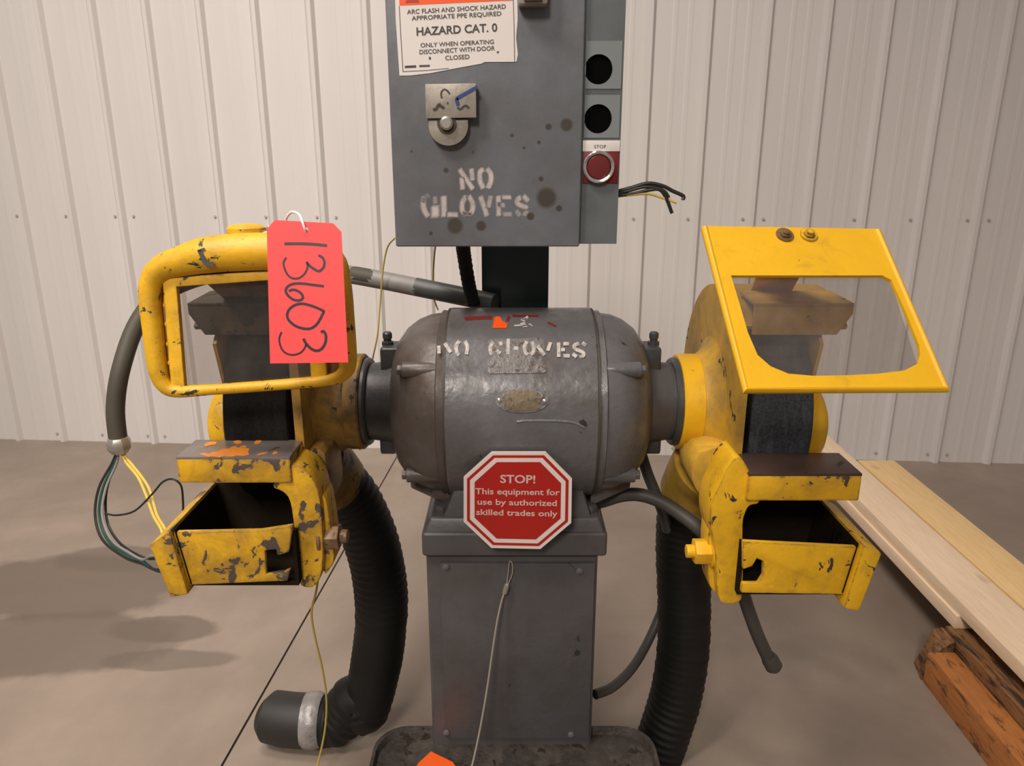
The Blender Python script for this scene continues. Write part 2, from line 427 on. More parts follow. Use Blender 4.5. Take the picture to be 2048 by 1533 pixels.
class B:
    def __init__(s):
        s.v, s.f, s.a = [], [], []
    def add(s, vs, fs, al=None):
        n = len(s.v)
        s.v += [Vector(p) for p in vs]
        s.f += [tuple(i + n for i in f) for f in fs]
        s.a += (al if al is not None else [1.0] * len(vs))
    def hexa(s, p):       # 8 corners: bottom ring 0-3, top ring 4-7
        s.add(p, [(3, 2, 1, 0), (4, 5, 6, 7), (0, 1, 5, 4), (1, 2, 6, 5), (2, 3, 7, 6), (3, 0, 4, 7)])
    def box(s, a, b):
        (x0, y0, z0), (x1, y1, z1) = a, b
        s.hexa([(x0, y0, z0), (x1, y0, z0), (x1, y1, z0), (x0, y1, z0), (x0, y0, z1), (x1, y0, z1), (x1, y1, z1), (x0, y1, z1)])
    def prism(s, pts, w):     # planar outline pts (3D) pushed along w
        n = len(pts)
        w = Vector(w)
        p = [Vector(q) for q in pts]
        s.add(p + [q + w for q in p], [tuple(range(n)), tuple(range(2 * n - 1, n - 1, -1))] + [(i, i + n, (i + 1) % n + n, (i + 1) % n) for i in range(n)])
    def lathe(s, prof, n=48, org=(0, 0, 0), ax='X', a0=0.0, a1=360.0, closed=False):
        """profile of (along, radius) turned about an axis through org"""
        full = abs(a1 - a0) >= 359.9
        m = n if full else n + 1
        vs, fs = [], []
        o = Vector(org)
        for (t, r) in prof:
            for k in range(m):
                a = R(a0) + R(a1 - a0) * k / n
                ca, sa = math.cos(a) * r, math.sin(a) * r
                if ax == 'X': q = (t, -ca, sa)
                elif ax == 'Y': q = (ca, t, sa)
                else: q = (ca, sa, t)
                vs.append(o + Vector(q))
        L = len(prof)
        for i in range(L if closed else L - 1):
            j = (i + 1) % L
            for k in range(n):
                k2 = (k + 1) % m
                fs.append((i * m + k, i * m + k2, j * m + k2, j * m + k))
        if not closed:
            if full:
                fs.append(tuple(range(m - 1, -1, -1)))
                fs.append(tuple((L - 1) * m + k for k in range(m)))
        elif not full:
            fs.append(tuple(i * m for i in range(L)))
            fs.append(tuple(i * m + m - 1 for i in range(L - 1, -1, -1)))
        s.add(vs, fs)
    def cyl(s, p0, p1, r, n=20, r2=None):
        s.tube([p0, p1], r, n, smooth=False, rs=[r, r2 if r2 is not None else r])
    def tube(s, pts, r, n=10, smooth=True, sub=6, rs=None, rf=None, cap=True, closed=False):
        p = [Vector(q) for q in pts]
        rr = rs if rs else [r] * len(p)
        if smooth:
            p, rr = spline(p, sub, rr, closed)
        vs, fs = [], []
        L = len(p)
        nrm = None
        dist = 0.0
        for i in range(L):
            if closed:
                t = (p[(i + 1) % L] - p[i - 1]).normalized()
            else:
                t = (p[min(i + 1, L - 1)] - p[max(i - 1, 0)]).normalized()
            if nrm is None:
                nrm = t.orthogonal().normalized()
            else:
                nrm = (nrm - t * nrm.dot(t)).normalized()
            bi = t.cross(nrm)
            if i: dist += (p[i] - p[i - 1]).length
            q = rr[i] * (rf(dist) if rf else 1.0)
            for k in range(n):
                a = 2 * math.pi * k / n
                vs.append(p[i] + nrm * (math.cos(a) * q) + bi * (math.sin(a) * q))
        for i in range(L if closed else L - 1):
            j = (i + 1) % L
            for k in range(n):
                k2 = (k + 1) % n
                fs.append((i * n + k, i * n + k2, j * n + k2, j * n + k))
        if cap and not closed:
            fs.append(tuple(range(n - 1, -1, -1)))
            fs.append(tuple((L - 1) * n + k for k in range(n)))
        s.add(vs, fs)
    def ring_plate(s, outer, inner, fn, thick, n=40):
        """flat plate with a window: both outlines in pixel (or any 2D) space, mapped by fn(x, y, offset)"""
        cx = sum(q[0] for q in inner) / len(inner)
        cy = sum(q[1] for q in inner) / len(inner)
        angs = sorted(set([round(-math.pi + 2 * math.pi * i / n, 5) for i in range(n)] +
                          [round(math.atan2(q[1] - cy, q[0] - cx), 5) for q in list(outer) + list(inner)]))
        def hit(poly, a):
            dx, dy = math.cos(a), math.sin(a)
            best = None
            for i in range(len(poly)):
                ax, ay = poly[i][0] - cx, poly[i][1] - cy
                bx, by = poly[(i + 1) % len(poly)][0] - cx, poly[(i + 1) % len(poly)][1] - cy
                ex, ey = bx - ax, by - ay
                den = dx * ey - dy * ex
                if abs(den) < 1e-12: continue
                t = (ax * ey - ay * ex) / den
                u = (ax * dy - ay * dx) / den
                if t > 0 and -1e-4 <= u <= 1.0001 and (best is None or t < best): best = t
            return (cx + dx * (best or 0), cy + dy * (best or 0))
        N = len(angs)
        vs = []
        for off in (0.0, -thick):
            for poly in (outer, inner):
                for a in angs:
                    x, y = hit(poly, a)
                    vs.append(fn(x, y, off))
        fs = []
        for k in range(N):
            j = (k + 1) % N
            fs += [(k, j, N + j, N + k), (2 * N + k, 3 * N + k, 3 * N + j, 2 * N + j), (k, 2 * N + k, 2 * N + j, j), (N + k, N + j, 3 * N + j, 3 * N + k)]
        s.add(vs, fs)
    def stroke(s, pts, w, fn, off=0.0008, soft=0.35, sub=5, amt=1.0, wv=None, smooth=True):
        """a painted or drawn stroke lying on a surface: solid core, soft rim; pts in pixels"""
        q = [Vector((x, y, 0)) for x, y in pts]
        if smooth and len(q) > 2:
            q, _ = spline(q, sub, [1] * len(q))
        else:
            q2 = []
            for i in range(len(q) - 1):
                for k in range(4):
                    q2.append(q[i].lerp(q[i + 1], k / 4))
            q = q2 + [q[-1]]
        t0 = (q[1] - q[0]).normalized()
        t1 = (q[-1] - q[-2]).normalized()
        lam = [(-1, 0.0), (-(1 - soft), amt), (1 - soft, amt), (1, 0.0)]
        path = [(q[0] - t0 * w * soft * 0.5, 0.0)] + [(p, 1.0) for p in q] + [(q[-1] + t1 * w * soft * 0.5, 0.0)]
        vs, al, fs = [], [], []
        for i, (p, e) in enumerate(path):
            a = path[max(i - 1, 0)][0]
            b = path[min(i + 1, len(path) - 1)][0]
            t = (b - a).normalized()
            nrm = Vector((-t.y, t.x, 0))
            for l, c in lam:
                z = p + nrm * (l * w * 0.5)
                vs.append(fn(z.x, z.y, off))
                al.append(c * e)
        for i in range(len(path) - 1):
            for k in range(3):
                fs.append((i * 4 + k, i * 4 + k + 1, i * 4 + 5 + k, i * 4 + 4 + k))
        s.add(vs, fs, al)
    def build(s, name, mat, parent=None, bevel=0.0, smooth=35, seg=2, label=None, cat=None, group=None, kind=None, cover=False, origin=None):
        if origin is None:
            lo = Vector([min(q[i] for q in s.v) for i in range(3)])
            hi = Vector([max(q[i] for q in s.v) for i in range(3)])
            origin = (lo + hi) / 2
            if parent is None:
                origin.z = lo.z
        me = bpy.data.meshes.new(name)
        me.from_pydata([tuple(q - origin) for q in s.v], [], s.f)
        bm = bmesh.new()
        bm.from_mesh(me)
        bmesh.ops.recalc_face_normals(bm, faces=bm.faces)
        if bevel:
            es = [e for e in bm.edges if len(e.link_faces) == 2 and e.calc_face_angle(0) > R(28)]
            bmesh.ops.bevel(bm, geom=es, offset=bevel, segments=seg, profile=0.6, affect='EDGES', clamp_overlap=True)
        bm.to_mesh(me)
        bm.free()
        if smooth:
            me.shade_smooth()
            me.set_sharp_from_angle(angle=R(smooth))
        if cover:
            at = me.attributes.new('cover', 'FLOAT', 'POINT')
            for i, a in enumerate(s.a):
                at.data[i].value = a
        me.materials.append(MATS[mat])
        o = bpy.data.objects.new(name, me)
        COL.objects.link(o)
        ORIGIN[o.name] = origin.copy()
        if parent is not None:
            o.parent = parent
            o.location = origin - ORIGIN[parent.name]
        else:
            o.location = origin
        return tag(o, label, cat, group, kind)

def spline(p, sub, rr, closed=False):
    out, ro = [], []
    n = len(p)
    segs = n if closed else n - 1
    for i in range(segs):
        if closed:
            a, b, c, d = p[i - 1], p[i], p[(i + 1) % n], p[(i + 2) % n]
        else:
            b, c = p[i], p[i + 1]
            a = p[i - 1] if i > 0 else b * 2 - c
            d = p[i + 2] if i + 2 < n else c * 2 - b
        r0, r1 = rr[i], rr[(i + 1) % n]
        for k in range(sub):
            t = k / sub
            out.append(0.5 * ((2 * b) + (c - a) * t + (2 * a - 5 * b + 4 * c - d) * t * t + (3 * b - a - 3 * c + d) * t ** 3))
            ro.append(r0 + (r1 - r0) * t)
    if not closed:
        out.append(p[-1])
        ro.append(rr[-1])
    return out, ro

def lettering(name, body, BL, BR, TL, fn, mat, parent, bold=0.0, off=0.0006):
    """flat printed text; the three corners are pixels of its baseline ends and cap height"""
    c = bpy.data.curves.new(name, 'FONT')
    c.body = body
    c.resolution_u = 3
    c.offset = bold
    t = bpy.data.objects.new('tmp', c)
    COL.objects.link(t)
    dg = bpy.context.evaluated_depsgraph_get()
    me = bpy.data.meshes.new_from_object(t.evaluated_get(dg))
    bpy.data.objects.remove(t)
    bpy.data.curves.remove(c)
    xs = [v.co.x for v in me.vertices]
    x0, x1 = min(xs), max(xs)
    b = B()
    vs = []
    for v in me.vertices:
        u, w = (v.co.x - x0) / (x1 - x0), v.co.y / 0.70
        x = BL[0] + u * (BR[0] - BL[0]) + w * (TL[0] - BL[0])
        y = BL[1] + u * (BR[1] - BL[1]) + w * (TL[1] - BL[1])
        vs.append(fn(x, y, off))
    b.add(vs, [tuple(p.vertices) for p in me.polygons])
    bpy.data.meshes.remove(me)
    return b.build(name, mat, parent, smooth=0)

def zoomer(x0, y0, k):
    return lambda pts: [(x0 + x / k, y0 + y / k) for x, y in pts]

# ------------------------------------------------------------------ setting: floor, walls
YAW, WD, RIB0, SP = 0.0651, 3.2458, -2.1614, 0.2286
WT = Vector((math.cos(YAW), -math.sin(YAW), 0))         # along the back wall, to the right
WN = Vector((-math.sin(YAW), -math.cos(YAW), 0))        # out of the back wall, towards the room
WO = Vector((math.sin(YAW), math.cos(YAW), 0)) * WD
def wall_pt(s, h, z):
    return WO + WT * s + WN * h + Vector((0, 0, z))

fl = B()
fl.box((-6, -5, -0.12), (6, 6, -0.012))
floor = fl.build('floor', 'iron_dark', smooth=0, kind='structure', origin=Vector((0, 0, 0)))
j0 = Vector((-0.652, 1.35, 0))
jd = Vector((math.sin(YAW), math.cos(YAW), 0))
def jx(y): return j0.x + (y - j0.y) * jd.x / jd.y
for side in (-1, 1):
    s = B()
    g = 0.003 * side
    e = 6.0 * side
    q = [(jx(-5) + g, -5), (e, -5), (e, 6), (jx(6) + g, 6)]
    s.prism([(x, y, -0.02) for x, y in q], (0, 0, 0.02))
    s.build('slab', 'concrete', floor, smooth=0, origin=Vector((0, 0, 0)))

wall = empty('wall_back', WO, kind='structure')
wall['label'] = 'white ribbed sheet metal wall behind the grinder'
def rib_profile(w):            # one cover of w ribs, (along, height)
    pr = []
    for i in range(w):
        s = i * SP
        pr += [(s - 0.036, 0.0), (s - 0.022, 0.019), (s - 0.006, 0.019), (s + 0.006, 0.0)]
        for m in (0.082, 0.142):
            pr += [(s + m - 0.012, 0.0), (s + m - 0.006, 0.0011), (s + m + 0.006, 0.0011), (s + m + 0.012, 0.0)]
    return pr
def panel_mesh(nr, hgt):
    pr = rib_profile(nr)
    pr.append((nr * SP - 0.030, 0.0))
    return pr
def make_panel(idx, nr, parent, ptf, z1=4.2):
    b = B()
    pr = panel_mesh(nr, z1)
    s0 = RIB0 + idx * SP
    n = len(pr)
    vs = [ptf(s0 + a, h, 0.0) for a, h in pr] + [ptf(s0 + a, h, z1) for a, h in pr]
    vs += [ptf(s0 + a, h - 0.001, 0.0) for a, h in pr] + [ptf(s0 + a, h - 0.001, z1) for a, h in pr]
    fs = []
    for i in range(n - 1):
        fs += [(i, i + 1, n + i + 1, n + i), (2 * n + i, 3 * n + i, 3 * n + i + 1, 2 * n + i + 1)]
    b.add(vs, fs)
    return b.build('wall_sheet', 'wall_panel', parent, smooth=0)
CORNER = 19                                            # rib index of the room corner
for idx in (-23, -19, -15, -11, -7, -3, 1, 5, 9, 13):
    make_panel(idx, 4, wall, wall_pt)
make_panel(17, 2, wall, wall_pt)
screw0 = None
for i in range(-8, 19):
    for z in (1.0748, 0.035):
        for ds in ([] if i % 4 == 2 else [-0.047]) + ([0.038] if i % 4 == 1 else []):
            p = wall_pt(RIB0 + i * SP + ds, 0.0, z)
            if screw0 is None:
                b = B()
                b.cyl((0, 0, 0), tuple(WN * 0.0015), 0.0075, 10)
                b.cyl(tuple(WN * 0.0015), tuple(WN * 0.006), 0.0045, 6)
                screw0 = b.build('screw', 'screw_metal', wall, origin=Vector((0, 0, 0)))
                o = screw0
            else:
                o = screw0.copy()
                COL.objects.link(o)
                o.parent = wall
            o.location = p - WO
# right wall leaves the corner towards the camera
cs = RIB0 + CORNER * SP + 0.012
CP = wall_pt(cs, 0, 0)
wr = empty('wall_right', CP, kind='structure')
wr['label'] = 'ribbed white wall meeting the back wall at the right corner'
def rwall_pt(s, h, z):
    return CP + WN * s - WT * h + Vector((0, 0, z))
for k in range(4):
    b = B()
    pr = panel_mesh(4, 4.2)
    n = len(pr)
    s0 = 0.10 + k * 4 * SP
    b.add([rwall_pt(s0 + a, h, 0) for a, h in pr] + [rwall_pt(s0 + a, h, 4.2) for a, h in pr], [(i, i + 1, n + i + 1, n + i) for i in range(n - 1)])
    b.build('wall_sheet', 'wall_panel', wr, smooth=0)
b = B()
b.prism([CP + WT * 0.0, CP + WN * 0.065 - WT * 0.001, CP + WN * 0.065 - WT * 0.012, CP - WT * 0.012 + WN * 0.014, CP - WT * 0.06 + WN * 0.012, CP - WT * 0.06], (0, 0, 4.2))
b.build('trim_1', 'wall_panel', None, smooth=0, kind='structure', label='folded white corner trim where the two walls meet')

# ================================================================== the grinder
MX = 0.014
GR = empty('pedestal_grinder', (0, 1.30, 0), 'grey double ended pedestal grinder with yellow wheel guards and eye shields', 'grinder')
AX = (0, AY, AZ)
RM = 0.172

# motor frame
b = B()
b.lathe([(-0.112, RM - 0.012), (-0.112, RM - 0.003), (-0.108, RM), (0.139, RM), (0.143, RM - 0.003), (0.143, RM - 0.012)], 96, AX)
motor = b.build('motor_housing', 'iron_grey', GR)
for xs_ in (-0.1115, 0.1425):
    b = B()
    b.lathe([(xs_ - 0.0016, RM - 0.02), (xs_ - 0.0016, RM - 0.0008), (xs_ + 0.0016, RM - 0.0008), (xs_ + 0.0016, RM - 0.02)], 96, AX)
    b.build('seam_gap', 'brush_dark', motor)
# raised cast ledge low on the front
b = B()
led = on_cyl(RM)
zz = zoomer(680, 560, 2.926)
b.tube([led(*q, -0.0022) for q in zz([(1035, 832), (1090, 826), (1200, 826), (1300, 828), (1380, 842), (1430, 868)])], 0.0035, 8)
b.build('cast_ledge', 'iron_grey', motor)

# end bells with bosses, bearing necks and grease plugs
def polar(x, r, deg):              # deg 0 = towards the camera, 90 = up
    a = R(deg)
    return Vector((x, AY - r * math.cos(a), AZ + r * math.sin(a)))
for sgn, x0, mat in ((-1, -0.112, 'iron_grey_dirty'), (1, 0.143, 'iron_grey')):
    b = B()
    pr = [(0.001, 0.10), (0.001, 0.1665), (0.012, 0.1675), (0.014, 0.163), (0.035, 0.160), (0.055, 0.152), (0.075, 0.137), (0.090, 0.116), (0.098, 0.095),
          (0.100, 0.06)]
    b.lathe([(x0 + sgn * t, r) for t, r in pr], 72, AX)
    bell = b.build('end_bell', mat, GR)
    b = B()
    b.lathe([(x0 + sgn * t, r) for t, r in ((0.096, 0.05), (0.096, 0.080), (0.112, 0.075), (0.142, 0.071), (0.150, 0.071), (0.150, 0.05))], 56, AX)
    b.build('bearing_neck', 'iron_dark' if sgn < 0 else 'column_grey', GR)
    # neck flange next to the guard
    b = B()
    xe = x0 + sgn * 0.146
    b.lathe([(xe, 0.05), (xe, 0.078), (xe + sgn * 0.004, 0.081), (xe + sgn * 0.020, 0.081), (xe + sgn * 0.024, 0.078), (xe + sgn * 0.024, 0.05)], 48, AX)
    b.build('neck_flange', 'iron_dark', GR)
    for deg in (38, 142, -40, -140):
        b = B()
        rb = 0.150
        b.cyl(polar(x0 + sgn * 0.004, rb, deg), polar(x0 + sgn * 0.070, rb, deg), 0.0145, 18, 0.0135)
        boss = b.build('bolt_boss', mat, bell, bevel=0.002)
        b = B()
        b.cyl(polar(x0 + sgn * 0.069, rb, deg), polar(x0 + sgn * 0.078, rb, deg), 0.009, 6)
        b.build('through_bolt', mat, bell, bevel=0.001)
    # bearing lug block with grease plug
    b = B()
    xa, xb = x0 + sgn * 0.082, x0 + sgn * 0.122
    b.box((min(xa, xb), AY - 0.03, AZ + 0.055), (max(xa, xb), AY + 0.03, AZ + 0.108))
    b.build('bearing_lug', 'iron_dark', GR, bevel=0.006, seg=3)
    b = B()
    xp = x0 + sgn * 0.112
    b.lathe([(0, 0.0105), (0.006, 0.0105), (0.007, 0.007), (0.012, 0.007), (0.0125, 0.0085), (0.021, 0.0085), (0.024, 0.006)], 16, (xp, AY, AZ + 0.107), 'Z')
    b.build('grease_plug', 'iron_dark', GR)
    # lower lip below the neck and bell foot
    b = B()
    b.box((min(x0 + sgn * 0.10, x0 + sgn * 0.13), AY - 0.035, AZ - 0.092), (max(x0 + sgn * 0.10, x0 + sgn * 0.13), AY + 0.035, AZ - 0.06))
    b.build('neck_lug', 'iron_dark', GR, bevel=0.006)
    b = B()
    xi, xo_ = x0 - sgn * 0.002, x0 + sgn * 0.074
    b.hexa([(xi, AY - 0.085, AZ - 0.172), (xo_, AY - 0.055, AZ - 0.150), (xo_, AY + 0.055, AZ - 0.150), (xi, AY + 0.085, AZ - 0.172),
            (xi, AY - 0.085, AZ - 0.145), (xo_, AY - 0.055, AZ - 0.134), (xo_, AY + 0.055, AZ - 0.134), (xi, AY + 0.085, AZ - 0.145)])
    b.build('bell_foot', mat, GR, bevel=0.005)
# motor saddle down to the column
b = B()
b.hexa([(-0.135, 1.165, 0.672), (0.150, 1.165, 0.672), (0.150, 1.435, 0.672), (-0.135, 1.435, 0.672),
        (-0.090, 1.190, 0.780), (0.115, 1.190, 0.780), (0.115, 1.41, 0.780), (-0.090, 1.41, 0.780)])
b.build('motor_saddle', 'column_grey', GR, bevel=0.008)
# red paint, sticker and stencil on the motor
fc = on_cyl(RM)
zm = zoomer(860, 620, 5.689)
mwords = ([(100, 420), (105, 500)], [(170, 390), (235, 490)], [(335, 365), (300, 420), (310, 500), (330, 520)], [(400, 365), (425, 430), (415, 510)],
           [(720, 375), (685, 430), (690, 490), (705, 515)], [(800, 375), (810, 410)], [(760, 470), (800, 500)],
           [(890, 340), (885, 510)], [(955, 445), (1000, 448)],
           [(1100, 370), (1075, 430), (1085, 490), (1110, 515)], [(1160, 370), (1180, 430), (1170, 490), (1150, 515)],
           [(1225, 420), (1300, 520)], [(1370, 380), (1340, 470)],
           [(1462, 385), (1465, 540)], [(1520, 395), (1580, 395)], [(1495, 460), (1530, 460)], [(1520, 530), (1585, 530)],
           [(1690, 390), (1640, 415), (1655, 455), (1735, 490), (1745, 525), (1705, 543)], [(1735, 385), (1770, 412)], [(1625, 510), (1665, 540)])
for txt, lo, hi in (('NO', 0, 500), ('GLOVES', 500, 2000)):
    b = B()
    for st in mwords:
        if lo <= st[0][0] < hi:
            b.stroke(zm(st), 8.2, fc, 0.0021, 0.3)
    b.build('stencil_lettering', 'stencil_paint_worn', motor, smooth=0, cover=True, label='worn white stencil word ' + txt)
b = B()
b.stroke(zm([(400, 105), (520, 95), (700, 88)]), 9, fc, 0.0008, 0.4)
b.stroke(zm([(880, 130), (900, 80)]), 7, fc, 0.0008, 0.3)
b.stroke(zm([(940, 70), (1100, 72), (1230, 70)]), 5, fc, 0.0008, 0.4)
b.stroke(zm([(1340, 145), (1430, 190)]), 5, fc, 0.0008, 0.4)
b.build('red_paint_smear', 'red_paint', motor, smooth=0, cover=True)
b = B()
b.prism([fc(*q, 0.0006) for q in zm([(712, 212), (730, 95), (760, 78), (800, 85), (822, 130), (880, 165), (875, 212)])], (0, -0.0004, 0.0004))
b.build('orange_sticker', 'label_orange', motor, smooth=0, label='torn orange sticker remnant')
b = B()
for k in range(9):
    x = 1040 + random.uniform(-20, 110); y = 90 + random.uniform(0, 110)
    b.stroke(zm([(x, y), (x + random.uniform(10, 40), y + random.uniform(-18, 18)), (x + random.uniform(20, 60), y + random.uniform(-10, 30))]), random.uniform(1.6, 3.2), fc, 0.0009, 0.3)
b.stroke(zm([(960, 185), (1020, 180)]), 4, fc, 0.0009, 0.4)
b.build('white_paint_scrape', 'stencil_paint', motor, smooth=0, cover=True)
# rating plate and oval plate bent to the frame
def curved_plate(name, poly, mat, parent, th, off=0.0004, label=None):
    c = (sum(x for x, y in poly) / len(poly), sum(y for x, y in poly) / len(poly))
    b = B()
    n = len(poly)
    K = 6
    vs, fs = [fc(*c, off + th)], []
    for k in range(1, K + 1):
        for (x, y) in poly:
            vs.append(fc(c[0] + (x - c[0]) * k / K, c[1] + (y - c[1]) * k / K, off + th))
    for (x, y) in poly:
        vs.append(fc(x, y, -0.001))
    for i in range(n):
        j = (i + 1) % n
        fs.append((0, 1 + i, 1 + j))
        for k in range(K):
            fs.append((1 + k * n + i, 1 + (k + 1) * n + i, 1 + (k + 1) * n + j, 1 + k * n + j))
    b.add(vs, fs)
    return b.build(name, mat, parent, label=label)
rp = []
for (cx, cy, a0) in ((690, 375, 180), (1270, 355, 270), (1290, 690, 0), (690, 700, 90)):
    for k in range(4):
        a = R(a0 + k * 30)
        rp.append((cx + 30 * math.cos(a), cy + 30 * math.sin(a)))
curved_plate('rating_plate', zm(rp), 'plate_paint', motor, 0.0012, label='rectangular rating plate painted over in grey')
ov = [(1045 + 305 * math.cos(2 * math.pi * k / 40), 1037 + 135 * math.sin(2 * math.pi * k / 40)) for k in range(40)]
curved_plate('oval_plate', zm(ov), 'plate_paint', motor, 0.0010)
ov = []
for k in range(40):
    a = 2 * math.pi * k / 40
    x = max(-205, min(205, 300 * math.cos(a)))
    ov.append((1050 + x, 1035 + 118 * math.sin(a)))
curved_plate('oval_maker_plate', zm(ov), 'brass_plate', motor, 0.0016, label='oval brass maker plate, illegible')
for q in ((790, 1030), (1305, 1040)):
    b = B()
    p = fc(*zm([q])[0], 0.001)
    nrm = Vector((0, p.y - AY, p.z - AZ)).normalized()
    b.tube([p, p + nrm * 0.0015, p + nrm * 0.003], 0.004, 12, smooth=False, rs=[0.0042, 0.0038, 0.0015])
    b.build('rivet', 'nut_metal', motor)

# column
b = B()
CXL, CXR, CYF, CYB = -0.158, 0.158, 1.170, 1.430
b.box((CXL + 0.005, CYF, 0.03), (CXR - 0.005, CYB, 0.640))
column = b.build('column', 'column_grey', GR, bevel=0.010, seg=3)
b = B()
fa, fb = P(842, 1068, 1.155), P(1214, 1115, 1.155)
b.box((fa.x, 1.155, fb.z), (fb.x, 1.450, fa.z))
b.build('column_flange', 'column_grey', GR, bevel=0.008, seg=3)
b = B()
b.hexa([(fa.x + 0.003, 1.160, fa.z - 0.004), (fb.x - 0.003, 1.160, fa.z - 0.004), (fb.x - 0.003, 1.445, fa.z - 0.004), (fa.x + 0.003, 1.445, fa.z - 0.004),
        (fa.x + 0.014, 1.170, fa.z + 0.024), (fb.x - 0.014, 1.170, fa.z + 0.024), (fb.x - 0.014, 1.435, fa.z + 0.024), (fa.x + 0.014, 1.435, fa.z + 0.024)])
b.build('saddle_plate', 'column_grey', GR, bevel=0.006, seg=3)
for x in (-0.125, 0.138):
    b = B()
    b.cyl((x, 1.196, fa.z + 0.020), (x, 1.196, fa.z + 0.036), 0.0125, 6)
    b.build('hold_down_bolt', 'column_grey', GR, bevel=0.0015)
b = B()
pa, pb = P(880, 1128, 1.163), P(1178, 1478, 1.163)
b.box((pa.x, 1.163, pb.z), (pb.x, 1.1705, pa.z))
panel = b.build('access_panel', 'column_grey', GR, bevel=0.002, label='flat cover plate on the column front')
for (x, y) in ((892, 1134), (1159, 1142), (1142, 1470), (893, 1466)):
    b = B()
    p = P(x, y, 1.163)
    b.tube([p, p + Vector((0, -0.003, 0)), p + Vector((0, -0.0045, 0))], 0.006, 12, smooth=False, rs=[0.0065, 0.006, 0.003])
    b.build('panel_screw', 'iron_grey', panel)
b = B()
b.box((-0.172, 1.15, 0.0), (0.172, 1.445, 0.035))
b.build('base_plate', 'tray_grimy', GR, bevel=0.008)
# tool tray on the column front
def rrect(x0, y0, x1, y1, r, n=6):
    out = []
    for cx, cy, a0 in ((x1 - r, y1 - r, 0), (x0 + r, y1 - r, 90), (x0 + r, y0 + r, 180), (x1 - r, y0 + r, 270)):
        for k in range(n + 1):
            a = R(a0 + 90 * k / n)
            out.append((cx + r * math.cos(a), cy + r * math.sin(a)))
    return out
TZ = 0.225
tl = rrect(-0.262, 0.86, 0.272, 1.205, 0.06)
b = B()
N = len(tl)
cxm, cym = 0.005, 1.03
def inset(pts, d):
    out = []
    for (x, y) in pts:
        out.append((x - d * (1 if x > cxm else -1), y - d * (1 if y > cym else -1)))
    return out
rings = [(tl, TZ - 0.035), (tl, TZ + 0.012), (inset(tl, 0.006), TZ + 0.012), (inset(tl, 0.010), TZ)]
vs, fs = [], []
for pts, z in rings:
    vs += [(x, y, z) for x, y in pts]
for k in range(3):
    for i in range(N):
        j = (i + 1) % N
        fs.append((k * N + i, k * N + j, (k + 1) * N + j, (k + 1) * N + i))
fs.append(tuple(range(3 * N, 4 * N)))
fs.append(tuple(range(N - 1, -1, -1)))
b.add(vs, fs)
b.build('tool_tray', 'tray_grimy', GR, smooth=30, label='grimy tray with a raised rim at the column foot')

# wheel guards, wheels, rests, chutes
def guard(sgn, xc0, xd0, xd1, xo, mat, matcov, wheel_mat, wx0, wx1, bandmat):
    """xc0 collar start, xd0..xd1 inner disc, xo outer side (all signed world x)"""
    RG = 0.215
    cut = 0.172
    b = B()
    b.lathe([(xc0, 0.05), (xc0, 0.083), (xc0 + sgn * 0.004, 0.086), (xc0 + sgn * 0.032, 0.086), (xc0 + sgn * 0.042, 0.092), (xc0 + sgn * 0.055, 0.105), (xd0, 0.120), (xd1, 0.120), (xd1, 0.05)], 56, AX)
    # inner cheek: disc cut straight at the front
    ring = []
    a_cut = math.degrees(math.acos(cut / RG))
    for k in range(49):
        a = a_cut + (360 - 2 * a_cut) * k / 48
        ring.append(polar(xd0, RG, a))
    b.prism(ring, (xd1 - xd0, 0, 0))
    g = b.build('wheel_guard', mat, GR, bevel=0.0, smooth=40)
    b = B()          # curved band over the wheel
    b.lathe([(xd1, RG), (xo, RG), (xo, RG - 0.008), (xd1, RG - 0.008)], 44, AX, 'X', 52, 292, closed=True)
    b.build('guard_band', bandmat, g, smooth=40)
    # outer cover close to the wheel, with its rounded hinge boss
    b = B()
    ring = []
    xk = wx1 + sgn * 0.004
    for k in range(49):
        a = 44 + (285 - 44) * k / 48
        ring.append(polar(xk, 0.207, a))
    b.prism(ring, (sgn * 0.006, 0, 0))
    c = b.build('guard_cover', matcov, g, smooth=40)
    b = B()
    b.lathe([(xk + sgn * 0.002, 0.066), (xk + sgn * 0.018, 0.066), (xk + sgn * 0.030, 0.060), (xk + sgn * 0.037, 0.046), (xk + sgn * 0.040, 0.02)], 40, (0, 1.212, 0.868))
    b.build('cover_boss', matcov, g, smooth=40)
    # spark plate above the opening
    b = B()
    e0 = polar(0, RG, 58)
    xa, xb = xd1 + sgn * 0.006, xo - sgn * 0.002
    yy = 1.150
    zt, zb = 1.082, 1.036
    b.prism([(xa, yy, zt), (xb, yy, zt), (xb, yy, zt - 0.012), (xb - sgn * 0.022, yy, zb), (xa, yy, zb)], (0, 0.006, 0))
    b.prism([(xa, yy, zt), (xb, yy, zt), (xb - sgn * 0.004, 1.235, zt + 0.006), (xa, 1.235, zt + 0.006)], (0, 0, 0.005))
    b.build('spark_plate', bandmat, g, bevel=0.001)
    # wheel
    b = B()
    RW = 0.172
    b.lathe([(wx0, 0.02), (wx0, RW - 0.004), (wx0 + sgn * 0.003, RW), (wx1 - sgn * 0.003, RW), (wx1, RW - 0.004), (wx1, 0.02)], 96, AX)
    w = b.build('grinding_wheel', wheel_mat, GR, smooth=50)
    b = B()
    b.lathe([(wx0 - sgn * 0.008, 0.02), (wx0 - sgn * 0.008, 0.062), (wx0, 0.068), (wx0, 0.02)], 40, AX)
    b.build('wheel_flange', 'iron_dark', w)
    # dust outlet at the lower back, and its stub
    b = B()
    p0 = Vector((xd0 + sgn * 0.03, 1.385, AZ - 0.085))
    return g, p0

